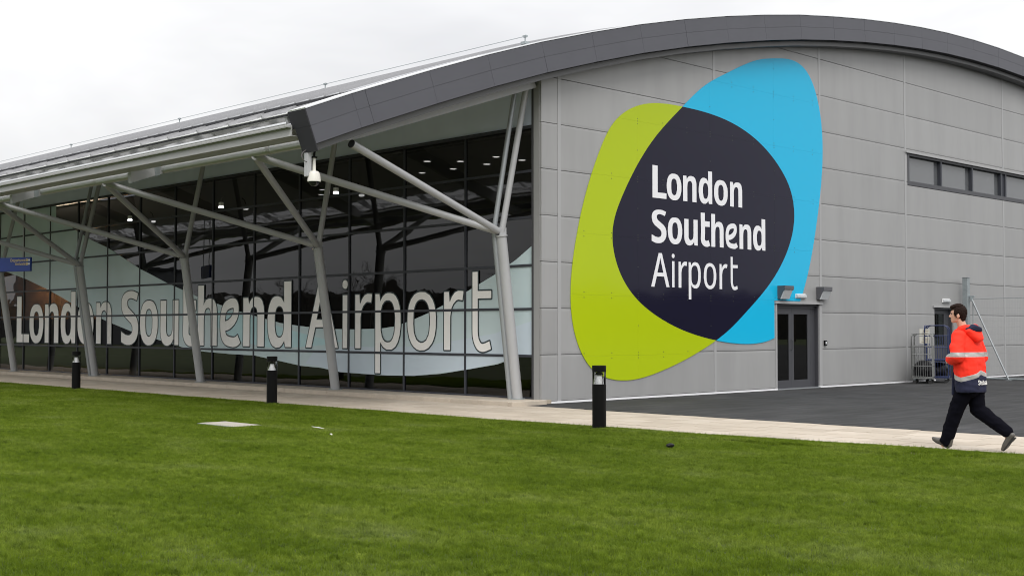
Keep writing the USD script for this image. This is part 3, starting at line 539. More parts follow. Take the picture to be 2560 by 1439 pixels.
# ------------------------------------------------------------------ fittings on the gable
def flood(x, label):
    t = thing('wall_light', label, 'wall light', (x, 0, 2.30), group='square floodlights above the double door')
    side = Polygon([(-.005, .34), (-.005, .0), (-.09, .0), (-.19, .20), (-.25, .245), (-.25, .34)])
    m = ext(side, .42); v = m.vertices; m.vertices = np.c_[v[:, 2] - .21, v[:, 0], v[:, 1]]; m.fix_normals()
    obj('body', m, 'lamp_grey', t)
    obj('lens', trimesh.convex.convex_hull(np.array([(sx * .185, y, z) for sx in (-1, 1) for y, z in ((-.088, -.004), (-.125, -.004), (-.232, .238), (-.19, .238))])), 'lamp_lens', t)
    return t
f1 = flood(9.05, 'left grey floodlight with clear lens on the blue sign edge above the double door')
dup(f1, 'right grey floodlight with clear lens on bare cladding above the double door', (10.93, 0, 2.31))
def bulk(x, z, label):
    t = thing('emergency_light', label, 'emergency light', (x, 0, z), group='white emergency lights over doors')
    obj('housing', cbx(-.24, .24, -.035, 0.0, 0, .12, .008), 'white_plastic', t)
    obj('diffuser', trimesh.convex.convex_hull(np.array([(sx * .225, y, zz) for sx in (-1, 1) for y, zz in ((-.0355, .012), (-.075, .03), (-.075, .09), (-.0355, .108))])), 'lamp_lens', t)
    return t
e1 = bulk(9.92, 2.325, 'white emergency light centred above the double door')
dup(e1, 'white emergency light above the single side door', (18.13, 0, 2.33))
t = thing('card_reader', 'small black card reader on the cladding right of the double door', 'card reader', (11.13, 0, 1.05))
obj('body', cbx(-.055, .055, -.05, -.004, 0, .14, .006), 'black_paint', t); obj('keypad', cbx(-.03, .03, -.056, -.05, .04, .11, .002), 'lamp_lens', t)
# galvanised post, mesh fence and prop at the far right
t = thing('gate_post', 'tall galvanised box post against the gable by the side door', 'post', (18.98, -.27, -.1))
obj('post', cbx(-.085, .085, -.09, .09, 0, 3.22, .01), 'galvanised', t); obj('cap', cbx(-.095, .095, -.10, .10, 3.221, 3.245, .005), 'galv_bright', t)
obj('hinge', cbx(.0, .05, -.26, -.095, 2.60, 2.66, .006), 'galvanised', t); obj('hinge', cbx(.0, .05, -.26, -.095, .5, .56, .006), 'galvanised', t)
obj('base_plate', cbx(-.2, .2, -.2, .2, 0, .015, .003), 'galvanised', t)
t = thing('mesh_fence', 'fine welded wire fence panel standing out from the gable wall', 'fence', (19.02, -.45, -.09))
obj('frame', cat([tube((0, 0, .05), (0, -4.6, .05), .03, 10), tube((0, 0, 2.55), (0, -4.6, 2.55), .010, 10), tube((0, -.02, .05), (0, -.02, 2.55), .012, 10), tube((0, -4.6, .0), (0, -4.6, 2.55), .02, 10)]), 'galvanised', t)
tag(obj('wires', [tube((0, -.05 * k, .05), (0, -.05 * k, 2.55), .0007, 4) for k in range(1, 92)] + [tube((0, 0, .05 + .2 * k), (0, -4.6, .05 + .2 * k), .0009, 4) for k in range(1, 12)], 'galvanised', t), kind='stuff')
t = thing('steel_prop', 'long slanted steel prop leaning from the gate post to the tarmac', 'prop', (0, 0, 0))
obj('tube', tube((18.96, -.46, 2.45), (18.96, -1.62, -.06), .027, 12), 'galv_bright', t, smooth=40)
obj('foot', cbx(18.88, 19.04, -1.70, -1.56, -.094, -.075, .004), 'galvanised', t); obj('clamp', cbx(18.91, 19.01, -.49, -.42, 2.38, 2.5, .006), 'galvanised', t)

# ------------------------------------------------------------------ roll cages
def cage(name, label, loc, rz, W, D_, H, m, blue):
    t = thing(name, label, 'roll cage', loc, rz)
    r = .015
    def sideframe(nm, x0, y0, x1, y1, hs, rails, bars):
        a, b = np.array((x0, y0, 0)), np.array((x1, y1, 0)); d = b - a; L = np.linalg.norm(d); d /= L
        arc = [a + (0, 0, .14)] + [a + (0, 0, H - .14)] + [a + d * (.14 - .14 * math.cos(q)) + (0, 0, H - .14 + .14 * math.sin(q)) for q in np.linspace(.2, 1.57, 6)] + [b - d * (.14 - .14 * math.cos(q)) + (0, 0, H - .14 + .14 * math.sin(q)) for q in np.linspace(1.57, .2, 6)] + [b + (0, 0, H - .14), b + (0, 0, .14)]
        parts = [pipe(arc, r, 8)] + [tube(a + (0, 0, z), b + (0, 0, z), .009, 6) for z in rails]
        for k in range(1, bars): parts.append(tube(a + d * L * k / bars + (0, 0, rails[0]), a + d * L * k / bars + (0, 0, rails[-1]), .0055, 5))
        obj(nm, parts, m, t)
    w, dd_ = W / 2, D_ / 2
    rails = [.20, .52, .85, H - .36] if not blue else [.20, .62, 1.05, H - .30]
    sideframe('end_frame', -w, -dd_, -w, dd_, H, rails, 9); sideframe('end_frame', w, -dd_, w, dd_, H, rails, 9)
    sideframe('back_frame', -w, dd_, w, dd_, H - .05, rails, 10)
    if not blue: sideframe('front_frame', -w + .02, -dd_, w - .02, -dd_, H, [.20, .52, H - .36], 9)
    obj('base', cbx(-w, w, -dd_, dd_, .145, .175, .006), m, t)
    if blue: obj('shelf', cbx(-w + .01, w - .01, -dd_ + .01, dd_ - .01, .66, .70, .006), m, t)
    for sx in (-1, 1):
        for sy in (-1, 1):
            c = obj('castor', tube((sx * (w - .07) - .018, sy * (dd_ - .07), .055), (sx * (w - .07) + .018, sy * (dd_ - .07), .055), .055, 16), 'rubber', t)
            obj('fork', cbx(sx * (w - .07) - .03, sx * (w - .07) + .03, sy * (dd_ - .07) - .03, sy * (dd_ - .07) + .03, .10, .145, .006), 'galvanised', c)
    return t
def blob(name, label, loc, sx, sy, sz, seed, m='black_bag'):
    s = trimesh.creation.icosphere(3, 1.0); v = s.vertices; n = meshkit.fbm(v * 1.8 + seed, 3, seed)
    v = v * (0.75 + .5 * n)[:, None]; v[:, 2] = np.maximum(v[:, 2], -.62); s.vertices = v * (sx, sy, sz); s.apply_translation((0, 0, .62 * sz))
    p = obj(name, s, m, None, smooth=True); UsdGeom.Xformable(p).AddTranslateOp().Set(Gf.Vec3d(*loc)); return tag(p, label, 'bag')
cage('roll_cage', 'grey steel roll cage trolley in front of the blue one by the gable', (15.52, -.60, -.094), 22, .78, .58, 1.46, 'cage_steel', False)
cage('blue_roll_cage', 'tall blue roll cage trolley with notices and a shelf beside the side door', (16.36, -.62, -.094), 24, 1.02, .66, 1.70, 'cage_blue', True)
blob('rubbish_bag', 'black plastic bag lying low in the grey roll cage', (15.52, -.60, .082), .36, .27, .30, 3)
blob('rubbish_bag', 'black plastic bag on the bottom deck of the blue roll cage', (16.44, -.60, .082), .40, .28, .26, 5)
p = obj('red_bag', trimesh.convex.convex_hull(np.random.default_rng(2).normal(size=(60, 3)) * (.07, .05, .04)), 'hi_vis'); UsdGeom.Xformable(p).AddTranslateOp().Set(Gf.Vec3d(16.66, -.72, .17)); tag(p, 'small red bundle beside the bag in the blue roll cage', 'bundle')
t = thing('notice_board', 'pale paper notices fixed high on the blue roll cage', 'notice', (15.86, -.50, -.094), -38)
for z0, z1 in ((1.40, 1.60), (1.17, 1.37)):
    n = obj('notice', cbx(-.19, .13, -.012, .0, z0, z1, .002), 'paper', t)
    for k in range(3): obj('print', bx(-.13 + .03 * k, .05 + .02 * k, -.0135, -.012, z0 + .03 + .05 * k, z0 + .05 + .05 * k), 'mortar', n)

# ------------------------------------------------------------------ bollard lights
def bollard(label, loc):
    t = thing('bollard_light', label, 'bollard light', loc, group='bollard lights along the lawn edge')
    obj('post', lathe([(0, 0), (.112, 0), (.112, .70), (.108, .706), (0, .706)]), 'black_paint', t, smooth=35)
    obj('reflector', lathe([(0, .707), (.101, .707), (.082, .725), (.064, .755), (.050, .79), (.043, .83), (.041, .848), (0, .849)]), 'reflector', t, smooth=40)
    obj('lamp_holder', lathe([(0, .850), (.068, .852), (.068, .858), (.055, .876), (.036, .898), (0, .899)]), 'black_paint', t, smooth=35)
    obj('clear_tube', lathe([(.109, .708), (.109, .90), (.106, .90), (.106, .708), (.109, .708)]), 'clear_tube', t, smooth=35)
    obj('cap', lathe([(0, .90), (.112, .90), (.113, .995), (.108, 1.003), (0, 1.003)]), 'black_paint', t, smooth=35)
    obj('foot_ring', lathe([(.113, 0), (.15, 0), (.148, .012), (.113, .014)]), 'black_paint', t, smooth=35)
    for a in (0.3, 2.4, 4.5): obj('stay', tube((.1 * math.cos(a), .1 * math.sin(a), .707), (.1 * math.cos(a), .1 * math.sin(a), .90), .004, 6), 'black_paint', t)
    return t
b0 = bollard('nearest black bollard light with white cone, in front of the green sign', (-4.05, -5.30, -.085))
dup(b0, 'middle black bollard light with white cone, before the glass below the letters n and d', (-4.08, 4.05, -.085), 40)
dup(b0, 'farthest black bollard light with white cone, at the left by the first word', (-4.20, 13.17, -.09), 75)

# ------------------------------------------------------------------ camera, lamps and hanging sign under the canopy
t = thing('security_camera', 'cream dome security camera hanging under the end of the roof verge', 'camera', (-6.005, -.2, 4.07))
obj('bracket', pipe([(0.02, 0, .66), (0.0, 0, .58), (0, 0, .52)], .022, 10), 'black_paint', t); obj('flange', lathe([(0, .50), (.055, .50), (.055, .525), (0, .526)], 16).apply_transform(trimesh.transformations.translation_matrix((0, 0, 0))), 'black_paint', t)
obj('stem', lathe([(0, .26), (.034, .26), (.028, .42), (.024, .50), (0, .50)], 18), 'cctv_cream', t, smooth=40)
obj('housing', lathe([(0, .075), (.118, .075), (.120, .10), (.106, .215), (.08, .258), (0, .275)], 32), 'cctv_cream', t, smooth=35)
obj('dome', lathe([(0, -.01), (.04, -.004), (.07, .018), (.09, .048), (.095, .074), (0, .0745)], 28), 'black_gloss', t, smooth=40)
obj('cable', pipe([tuple(q) for q in bend([(-.10, .02, .64), (-.20, .04, .60), (-.235, .05, .52), (-.19, .04, .44), (-.08, .02, .43), (-.02, 0, .45)])], .009, 8), 'cable', t)
obj('mount_plate', cbx(-.14, -.05, .0, .12, .16, .66, .01), 'steel_paint', t)
def clamp(name, loc, label):
    t = thing('canopy_lamp', label, 'floodlight', loc, group='small lit floodlights on the canopy struts')
    obj('body', cbx(-.055, .055, -.055, .055, -.02, .09, .015), 'white_plastic', t); obj('lit_face', cbx(-.06, .05, -.06, .05, -.075, -.021, .012), 'light_white', t)
    obj('arm', pipe([(0, 0, .09), (.02, .02, .2), (.10, .03, .26)], .014, 8), 'lamp_grey', t)
    return t
c0 = clamp('canopy_lamp', (-.30, 6.97, 4.98), 'nearest lit white floodlight, on the second canopy column strut')
dup(c0, 'middle lit white floodlight, high before the glass on the third canopy column', (-.30, 12.45, 5.01))
dup(c0, 'farthest lit white floodlight, high before the glass near the left column', (-.30, 17.88, 4.98))
rz = math.degrees(math.atan2(rt[1], rt[0]))
t = thing('hanging_sign', 'dark blue hanging direction sign with yellow lettering at the far left', 'sign', (-3.0, 18.92, 3.27), -68)
obj('panel', cbx(-2.0, 0.0, -.04, .04, 0, .43, .01), 'signal_blue', t)
for xx in (-.33, -1.67): obj('hanger', tube((xx, 0, .43), (xx, 0, 2.1), .014, 8), 'steel_paint', t)
for txt, z in (('Departures', .30), ('Arrivals', .185)):
    m = meshkit.text_mesh(txt, .085, .004); w = m.bounds[1, 0]
    v = m.vertices.copy(); m.vertices = np.c_[v[:, 0] - w - .20, -.0405 - v[:, 2], v[:, 1] + z]
    obj('lettering', m, 'sign_yellow', t)
    obj('pictogram', prism_xz(sbox(-.175, z, -.10, z + .08).difference(sbox(-.150, z + .02, -.125, z + .06)), -.045, -.0405), 'sign_yellow', t)
    obj('symbol', prism_xz(Point(-.045, z + .04).buffer(.033), -.045, -.0405), 'sign_white', t)
for k, (x, y) in enumerate([(3.81, 8.27), (5.41, 10.4), (4.49, 7.62), (5.46, 9.03), (4.59, 6.25), (5.44, 7.54), (5.56, 6.22), (5.94, 16.31), (6.8, 17.59)]):
    lab = ['left end of the front row', 'left end of the back row', 'second from left in the front row', 'second from left in the back row', 'third from left in the front row', 'third from left in the back row', 'right end, closest to the corner jamb', 'upper one beside the dome camera', 'lower one beside the dome camera'][k]
    if k == 0:
        d0 = thing('ceiling_light', 'round lit ceiling light inside the glass front, ' + lab, 'ceiling light', (x, y, 6.25), group='round ceiling lights inside the terminal')
        obj('disc', lathe([(0, -.004), (.10, -.004), (.10, .02), (0, .02)], 20), 'light_warm', d0); obj('rim', lathe([(.101, -.008), (.12, -.008), (.12, .03), (.101, .03), (.101, -.008)], 20), 'white_plastic', d0)
    else: dup(d0, 'round lit ceiling light inside the glass front, ' + lab, (x, y, 6.25))

# ------------------------------------------------------------------ lawn details
t = thing('access_cover', 'pale concrete access cover sunk in the lawn', 'access cover', (-7.76, -.30, -.10))
obj('slab', cbx(-.25, .25, -.55, .55, -.08, .012, .006), 'concrete', t); obj('frame', prism_xy(sbox(-.28, -.58, .28, .58).difference(sbox(-.252, -.552, .252, .552)), -.08, .006), 'galvanised', t)
p = obj('paper_strip', trimesh.convex.convex_hull(np.array([(-7.47, -2.56, -.055), (-7.44, -2.56, -.055), (-7.46, -2.22, -.045), (-7.43, -2.22, -.045), (-7.45, -2.4, -.04), (-7.45, -2.4, -.058)])), 'paper'); tag(p, 'thin white paper strip lying on the lawn', 'litter')
p = obj('paper_scrap', trimesh.convex.convex_hull(np.array([(-8.06, -3.60, -.06), (-8.02, -3.58, -.06), (-8.05, -3.54, -.05), (-8.04, -3.56, -.035)])), 'paper'); tag(p, 'small white scrap on the lawn right of the paper strip', 'litter')
s = trimesh.creation.icosphere(2, .04); s.vertices *= (1.2 * np.ones(3)) * (0.7 + .6 * meshkit.noise(s.vertices * 30, 2))[:, None] * (1, 1.3, .6); s.apply_translation((-5.76, -8.12, -.065))
tag(obj('soil_clod', s, 'black_bag'), 'dark clod of earth on the lawn near the right path edge', 'clod')

# lawn: patches of blades scattered over the visible lawn
def patch(seed, size, n):
    r = np.random.default_rng(seed)
    xy = r.uniform(-size / 2, size / 2, (n, 2)); cl = meshkit.fbm(np.c_[xy * 22, np.full(n, seed * 1.7)], 2, seed)
    h = r.uniform(.020, .042, n) * (.55 + 1.0 * cl) * (1 + .7 * (r.random(n) > .97)); a = r.uniform(0, 6.28, n); w = r.uniform(.0018, .0036, n)
    lean = r.normal(0, .015, (n, 2)) + .035 * (np.c_[meshkit.noise(np.c_[xy * 14, np.full(n, 3.1 + seed)], 1), meshkit.noise(np.c_[xy * 14, np.full(n, 9.3 + seed)], 2)] - .5); dx = np.c_[np.cos(a), np.sin(a)] * w[:, None]
    z0 = np.full(n, -.012)
    A = np.c_[xy - dx, z0]; Bv = np.c_[xy + dx, z0]; C = np.c_[xy + lean * .45 + dx * .75, h * .6]; Dv = np.c_[xy + lean * .45 - dx * .75, h * .6]; T = np.c_[xy + lean * 1.5, h]
    v = np.stack([A, Bv, C, Dv, T], 1).reshape(-1, 3); i = np.arange(n) * 5
    f = np.vstack([np.c_[i, i + 1, i + 2], np.c_[i, i + 2, i + 3], np.c_[i + 3, i + 2, i + 4]])
    return v, f
inst = UsdGeom.PointInstancer.Define(stage, '/World/lawn_grass')
tag(inst, 'short mown green lawn grass in front of the terminal', 'grass', kind='stuff')
PS = .30; protos = []
for k in range(6):
    m = usdkit.mesh(stage, f'/World/lawn_grass/tuft_{k}', patch(40 + k, PS * 1.15, 820), MATS['grass_blade']); protos.append(m.GetPath())
inst.CreatePrototypesRel().SetTargets(protos)
def edge(y): return float(np.interp(y, [-14, -11.9, -9.9, -7.9, -6.4, -4.9, -3.8, -1, 10, 34], [-3.36, -3.42, -3.52, -3.72, -3.80, -3.85, -3.93, -3.99, -4.02, -4.1]))
pos = []
gx_, gy_ = np.meshgrid(np.arange(-19.5, -3.1, PS), np.arange(-19.5, 34, PS), indexing='ij')
for x, y in zip(gx_.ravel(), gy_.ravel()):
    d = np.array((x, y, -.1)) - CAM; z = d @ fw; u = d @ rt
    if z < 6.5 or abs(u) > z * .43 + .6: continue
    if x > edge(y) - PS * .5: continue
    if abs(x + 7.76) < .29 + PS * .55 and abs(y + .30) < .60 + PS * .55: continue
    pos.append((x + rng.uniform(-.03, .03), y + rng.uniform(-.03, .03)))
# trimmed strips round the cover, and a ragged fringe over the path edge
for x in np.arange(-8.2, -7.2, .1):
    for y in np.arange(-1.1, .6, .1):
        if (abs(x + 7.76) > .34 or abs(y + .30) > .66): pos.append((x, y, .36))
for y in np.arange(-16, 34, .11):
    e = edge(y) - .09 + .03 * math.sin(y * 2.9) + .03 * math.sin(y * 1.13 + 1); pos.append((e - .14, y, .7)); pos.append((e - .30, y, .9)); pos.append((e, y, .5 if y < 8 else .7))
P_ = np.array([(p[0], p[1], 0) for p in pos]); P_[:, 2] = lawn_z(P_[:, 0], P_[:, 1])
P_[:, 2] = np.where(P_[:, 0] > -4.2, np.maximum(P_[:, 2], -.098), P_[:, 2])
P_[:, 2] = np.where((np.abs(P_[:, 0] + 7.76) < .6) & (np.abs(P_[:, 1] + .3) < 1), np.maximum(P_[:, 2], -.115), P_[:, 2])
sc = np.array([[p[2], p[2], .9] if len(p) > 2 else [1, 1, rng.uniform(.8, 1.15)] for p in pos])
ang = rng.integers(0, 4, len(pos)) * (math.pi / 2)
inst.CreatePositionsAttr(Vt.Vec3fArray.FromNumpy(P_.astype(np.float32)))
inst.CreateProtoIndicesAttr(Vt.IntArray.FromNumpy(rng.integers(0, 6, len(pos)).astype(np.int32)))
inst.CreateScalesAttr(Vt.Vec3fArray.FromNumpy(sc.astype(np.float32)))
inst.CreateOrientationsAttr(Vt.QuathArray([Gf.Quath(float(math.cos(a / 2)), 0, 0, float(math.sin(a / 2))) for a in ang]))
# ------------------------------------------------------------------ person walking along the path
def sph(p, r, sc=(1, 1, 1), seg=20): return m3.Manifold.sphere(r, seg).scale(sc).translate(tuple(map(float, p)))
def chain(pts): 
    """(point, radius) list joined by hulls"""
    s = [sph(p, r) for p, r in pts]
    return m3.Manifold.batch_boolean([m3.Manifold.batch_hull([a, b]) for a, b in zip(s[:-1], s[1:])], m3.OpType.Add) if len(s) > 1 else s[0]
def union(l): return m3.Manifold.batch_boolean(l, m3.OpType.Add)
def soft(m, L=.02, it=8, noise=0.0, seed=1, ns=14):
    q = m.refine_to_length(L).to_mesh(); t = trimesh.Trimesh(q.vert_properties[:, :3], q.tri_verts, process=True)
    trimesh.smoothing.filter_taubin(t, iterations=it)
    if noise:
        n = meshkit.fbm(t.vertices * (ns, ns, ns * 1.8), 3, seed) - .5; t.vertices = t.vertices + t.vertex_normals * (n * noise)[:, None]
    return t
def toman(t): return m3.Manifold(m3.Mesh(np.asarray(t.vertices, np.float32), np.asarray(t.faces, np.uint32)))
PX, PY, PZ = -3.215, -11.10, -0.094
W = thing('person', 'person in orange high visibility jacket and black trousers walking along the path', 'person', (PX, PY, PZ))
hd = np.array((-.050, .128, 1.79)); HY = math.radians(20)
R_ = trimesh.transformations.rotation_matrix(HY, (0, 0, 1))[:3, :3]
def H(p): return hd + R_ @ (np.array(p, float) * .94)
def ell(p, rad): 
    c = H(p); return m3.Manifold.sphere(1.0, 28).scale(tuple(.94 * r for r in rad)).rotate((0, 0, math.degrees(HY))).translate(tuple(c))
head = union([ell((0, -.008, .02), (.078, .098, .105)), m3.Manifold.batch_hull([ell((0, .015, -.02), (.068, .075, .06)), ell((0, .060, -.098), (.030, .030, .022)), ell((0.03, .01, -.08), (.03, .04, .03)), ell((-.03, .01, -.08), (.03, .04, .03))]),
    m3.Manifold.batch_hull([ell((0, .086, .012), (.010, .010, .010)), ell((0, .108, -.030), (.013, .014, .010)), ell((0, .080, -.045), (.020, .012, .008))]),
    ell((0, .078, .030), (.05, .018, .012)), ell((0, .085, -.068), (.024, .012, .006)), ell((0, .083, -.080), (.020, .012, .006)),
    ell((.079, -.012, -.022), (.010, .022, .034)), ell((-.079, -.012, -.022), (.010, .022, .034))])
def hand(c, sx):
    c = np.array(c, float); f = []
    f.append(m3.Manifold.batch_hull([sph(c, .030), sph(c + (-sx * .03, .055, -.02), .022), sph(c + (-sx * .01, .055, .025), .02)]))
    for k in range(4):
        b = c + (-sx * .02, .06, .028 - .02 * k); L = (.9, 1.0, .95, .75)[k]
        f.append(chain([(b, .0095), (b + np.array((-sx * .02, .035, -.004)) * L, .0088), (b + np.array((-sx * .045, .045, -.01)) * L, .0080)]))
    f.append(chain([(c + (-sx * .01, .02, .03), .012), (c + (-sx * .04, .045, .04), .010), (c + (-sx * .06, .06, .035), .009)]))
    return f
SHL, SHR = np.array((-.205, .05, 1.49)), np.array((.205, .03, 1.49))
ELL_, ELR = np.array((-.285, .02, 1.235)), np.array((.300, -.02, 1.225))
HAL, HAR = np.array((-.150, .175, 1.185)), np.array((.150, .175, 1.17))
HIPL, HIPR, KNL, KNR, ANL, ANR = map(np.array, ((-.09, -.02, .95), (.09, -.03, .95), (-.09, .15, .52), (.09, -.06, .54), (-.09, .30, .13), (.09, -.47, .27)))
body = union([head, chain([(H((0, -.03, -.09)), .055), ((-.01, .06, 1.56), .062), ((0, .05, 1.42), .10)]), chain([((-.09, .04, 1.42), .10), ((-.07, 0, 1.15), .10), ((-.08, -.02, .95), .10)]), chain([((.09, .04, 1.42), .10), ((.07, 0, 1.15), .10), ((.08, -.02, .95), .10)]), chain([((-.08, .0, 1.2), .10), ((.08, 0, 1.2), .10)]), chain([((-.08, -.02, .97), .10), ((.08, -.02, .97), .10)]),
    chain([((-.09, .04, 1.44), .07), (SHL, .055), (ELL_, .043), (HAL, .032)]), chain([((.09, .04, 1.44), .07), (SHR, .055), (ELR, .043), (HAR, .032)]),
    chain([(HIPL, .08), (KNL, .055), (ANL, .04), ((-.09, .33, .06), .035)]), chain([(HIPR, .08), (KNR, .055), (ANR, .04), ((.09, -.46, .15), .033)])] + hand(HAL, -1) + hand(HAR, 1))
obj('body', soft(body, .012, 6), 'skin', W, smooth=True)
hairm = union([ell((0, -.016, .030), (.090, .112, .115)), m3.Manifold.batch_hull([ell((0, .055, .098), (.060, .05, .040)), ell((0, -.01, .11), (.07, .07, .045))]), m3.Manifold.batch_hull([ell((0, -.065, .0), (.078, .055, .07)), ell((0, -.062, -.075), (.062, .036, .03))]), m3.Manifold.batch_hull([ell((.076, .012, .03), (.012, .022, .03)), ell((.077, .012, -.03), (.006, .010, .02))]), m3.Manifold.batch_hull([ell((-.076, .012, .03), (.012, .022, .03)), ell((-.077, .012, -.03), (.006, .010, .02))])])
cut = m3.Manifold.cube((.4, .3, .4), True).translate((0, .190, -.142)).rotate((0, 0, math.degrees(HY))).translate(tuple(hd))
cut2 = m3.Manifold.cube((.145, .3, .4), True).translate((0, .19, -.15)).rotate((0, 0, math.degrees(HY))).translate(tuple(hd))
obj('hair', soft(hairm - cut - cut2, .010, 3, .024, 4, 60), 'hair', W, smooth=True)
for sx in (-1, 1):
    e = trimesh.creation.icosphere(2, .011); e.apply_translation(H((sx * .031, .074, .008))); obj('eye', e, 'black_gloss', W, smooth=True)
jk = union([chain([((-.115, .045, 1.43), .125), ((-.105, .01, 1.2), .150), ((-.082, -.01, .98), .155), ((-.072, -.015, .72), .158)]), chain([((.115, .035, 1.43), .125), ((.105, .0, 1.2), .150), ((.082, -.02, .98), .155), ((.072, -.02, .72), .158)]),
    m3.Manifold.batch_hull([sph((-.115, .045, 1.43), .125), sph((.115, .035, 1.43), .125), sph((-.105, .01, 1.2), .150), sph((.105, .0, 1.2), .150)]), m3.Manifold.batch_hull([sph((-.105, .01, 1.2), .150), sph((.105, 0, 1.2), .150), sph((-.072, -.015, .72), .158), sph((.072, -.02, .72), .158)]),
    m3.Manifold.batch_hull([sph((-.15, .05, 1.475), .085), sph((.15, .035, 1.475), .085), sph((-.02, .06, 1.58), .085)]),
    chain([(SHL + (.03, 0, .0), .098), ((-.262, .045, 1.34), .092), (ELL_ + (0, 0, .005), .090), ((-.235, .13, 1.20), .076), ((-.155, .165, 1.19), .062)]), chain([(SHR - (.03, 0, 0), .098), ((.262, .005, 1.34), .092), (ELR, .088), ((.235, .10, 1.20), .074), ((.155, .16, 1.18), .060)])])
jk = jk.trim_by_plane((0, 0, 1), .765)
jt = soft(jk, .018, 14, .030, 9, 9)
jm = toman(jt)
def zig(v, s):
    v = np.array(v); ph = np.abs(np.degrees(np.arctan2(-v[:, 0], -(v[:, 1])))) % 180; t = np.where(ph < 90, ph / 90, 2 - ph / 90); v[:, 2] += s * .095 * t; return v
def cutz(m, z0, z1):
    if z0 is not None: m = m.trim_by_plane((0, 0, 1), z0)
    if z1 is not None: m = m.trim_by_plane((0, 0, -1), -z1)
    return m
jw = jm.warp_batch(lambda v: zig(v, 1))
hem = cutz(jw, None, 1.000).warp_batch(lambda v: zig(v, -1)); chev = cutz(jw, 1.000, 1.058).warp_batch(lambda v: zig(v, -1)); upper = cutz(jw, 1.058, None).warp_batch(lambda v: zig(v, -1))
obj('jacket', cutz(upper, 1.292, None), 'hi_vis', W, smooth=50)
obj('jacket_lower', cutz(upper, None, 1.230), 'hi_vis', W, smooth=50)
obj('reflective_band', cutz(upper, 1.230, 1.292), 'reflective_band', W, smooth=50)
obj('reflective_band', chev, 'reflective_band', W, smooth=50)
obj('jacket_hem', hem, 'navy_cloth', W, smooth=50)
ring = [(-.105, .11, 1.565), (-.135, .04, 1.59), (-.115, -.04, 1.61), (-.04, -.085, 1.625), (.05, -.08, 1.63), (.115, -.02, 1.625), (.13, .05, 1.60), (.09, .13, 1.57), (0, .165, 1.55), (-.07, .15, 1.555), (-.105, .11, 1.565)]
hood = union([chain([(q, .036) for q in ring]), m3.Manifold.batch_hull([sph((-.12, -.05, 1.565), .05), sph((.10, -.07, 1.575), .05), sph((-.02, -.135, 1.47), .055), sph((.03, -.13, 1.47), .05), sph((0, -.06, 1.50), .07)])])
hollow = m3.Manifold.sphere(1, 28).scale((.095, .11, .10)).rotate((-18, 0, 0)).translate((.005, -.06, 1.665))
obj('hood', soft(hood - hollow, .014, 7, .016, 3, 12), 'hi_vis', W, smooth=True)
obj('hood_lining', soft(m3.Manifold.batch_hull([m3.Manifold.sphere(1, 24).scale((.075, .042, .050)).rotate((0, 0, -42)).translate((-.070, -.095, 1.605)), sph((.045, -.125, 1.585), .035), sph((-.150, -.04, 1.595), .018)]), .014, 4, .02, 6, 16), 'navy_cloth', W, smooth=True)
flap = m3.Manifold.batch_hull([sph((-.085, .17, 1.12), .022), sph((-.10, .18, .74), .022), sph((-.02, .175, .75), .02), sph((-.03, .165, 1.1), .02)])
obj('jacket_flap', soft(flap, .02, 3), 'navy_cloth', W, smooth=True)
tr_ = union([m3.Manifold.batch_hull([sph((-.07, -.02, .95), .125), sph((.07, -.03, .95), .125), sph((-.06, -.02, .80), .115), sph((.06, -.03, .80), .115)]),
    chain([(HIPL + (0.02, 0, -.05), .125), (KNL, .098), (ANL + (0, -.01, -.01), .082)]), chain([(HIPR + (-.02, 0, -.05), .125), (KNR, .100), (ANR + (0, .02, 0.0), .080)])])
d = (ANL - KNL) / np.linalg.norm(ANL - KNL); tr_ = tr_.trim_by_plane(tuple(-d), float(-d @ (ANL + d * .03))) if False else tr_
obj('trousers', soft(tr_, .02, 10, .030, 11, 9), 'trousers', W, smooth=True)
def shoe(heel, toe, upv, x):
    heel, toe, upv = map(lambda q: np.array(q, float), (heel, toe, upv)); f = toe - heel; L = np.linalg.norm(f); f /= L; upv = upv - f * (upv @ f); upv /= np.linalg.norm(upv); sd_ = np.cross(f, upv)
    P = lambda a, h, s=0: heel + f * a + upv * h + sd_ * s
    up_ = union([m3.Manifold.batch_hull([sph(P(.035, .055), .037), sph(P(.05, .12), .040), sph(P(.10, .06), .040)]), m3.Manifold.batch_hull([sph(P(.10, .055), .042), sph(P(.19, .038, .006), .040), sph(P(.19, .036, -.006), .040)]), m3.Manifold.batch_hull([sph(P(.19, .036), .042), sph(P(L - .018, .030), .020)])])
    s = obj('shoe', soft(up_, .012, 5), 'shoe_leather', W, smooth=True)
    so = m3.Manifold.batch_hull([sph(P(.0 + .035, .008, .022), .010), sph(P(.035, .008, -.022), .010), sph(P(.10, .010, .026), .010), sph(P(.10, .010, -.026), .010)])
    so2 = m3.Manifold.batch_hull([sph(P(.10, .014, .026), .008), sph(P(.10, .014, -.026), .008), sph(P(.20, .006, .036), .008), sph(P(.20, .006, -.034), .008), sph(P(L - .02, .010), .010)])
    obj('sole', soft(so, .02, 2), 'rubber', s, smooth=True); obj('sole', soft(so2, .02, 2), 'rubber', s, smooth=True)
shoe((-.09, .235, .004), (-.095, .500, .118), (0, -.35, 1), -1)
shoe((.09, -.585, .215), (.09, -.400, .002), (0, .9, .45), 1)
hm = hem.to_mesh(); ht = trimesh.Trimesh(hm.vert_properties[:, :3], hm.tri_verts, process=False)
tm = meshkit.text_mesh('Stobart', .060, .003); tv = tm.vertices.copy()
zz = tv[:, 1] + .868; xx = tv[:, 0] - .118; q = ht.vertices[(ht.vertices[:, 1] < -.05) & (ht.vertices[:, 2] > .84) & (ht.vertices[:, 2] < .96)]
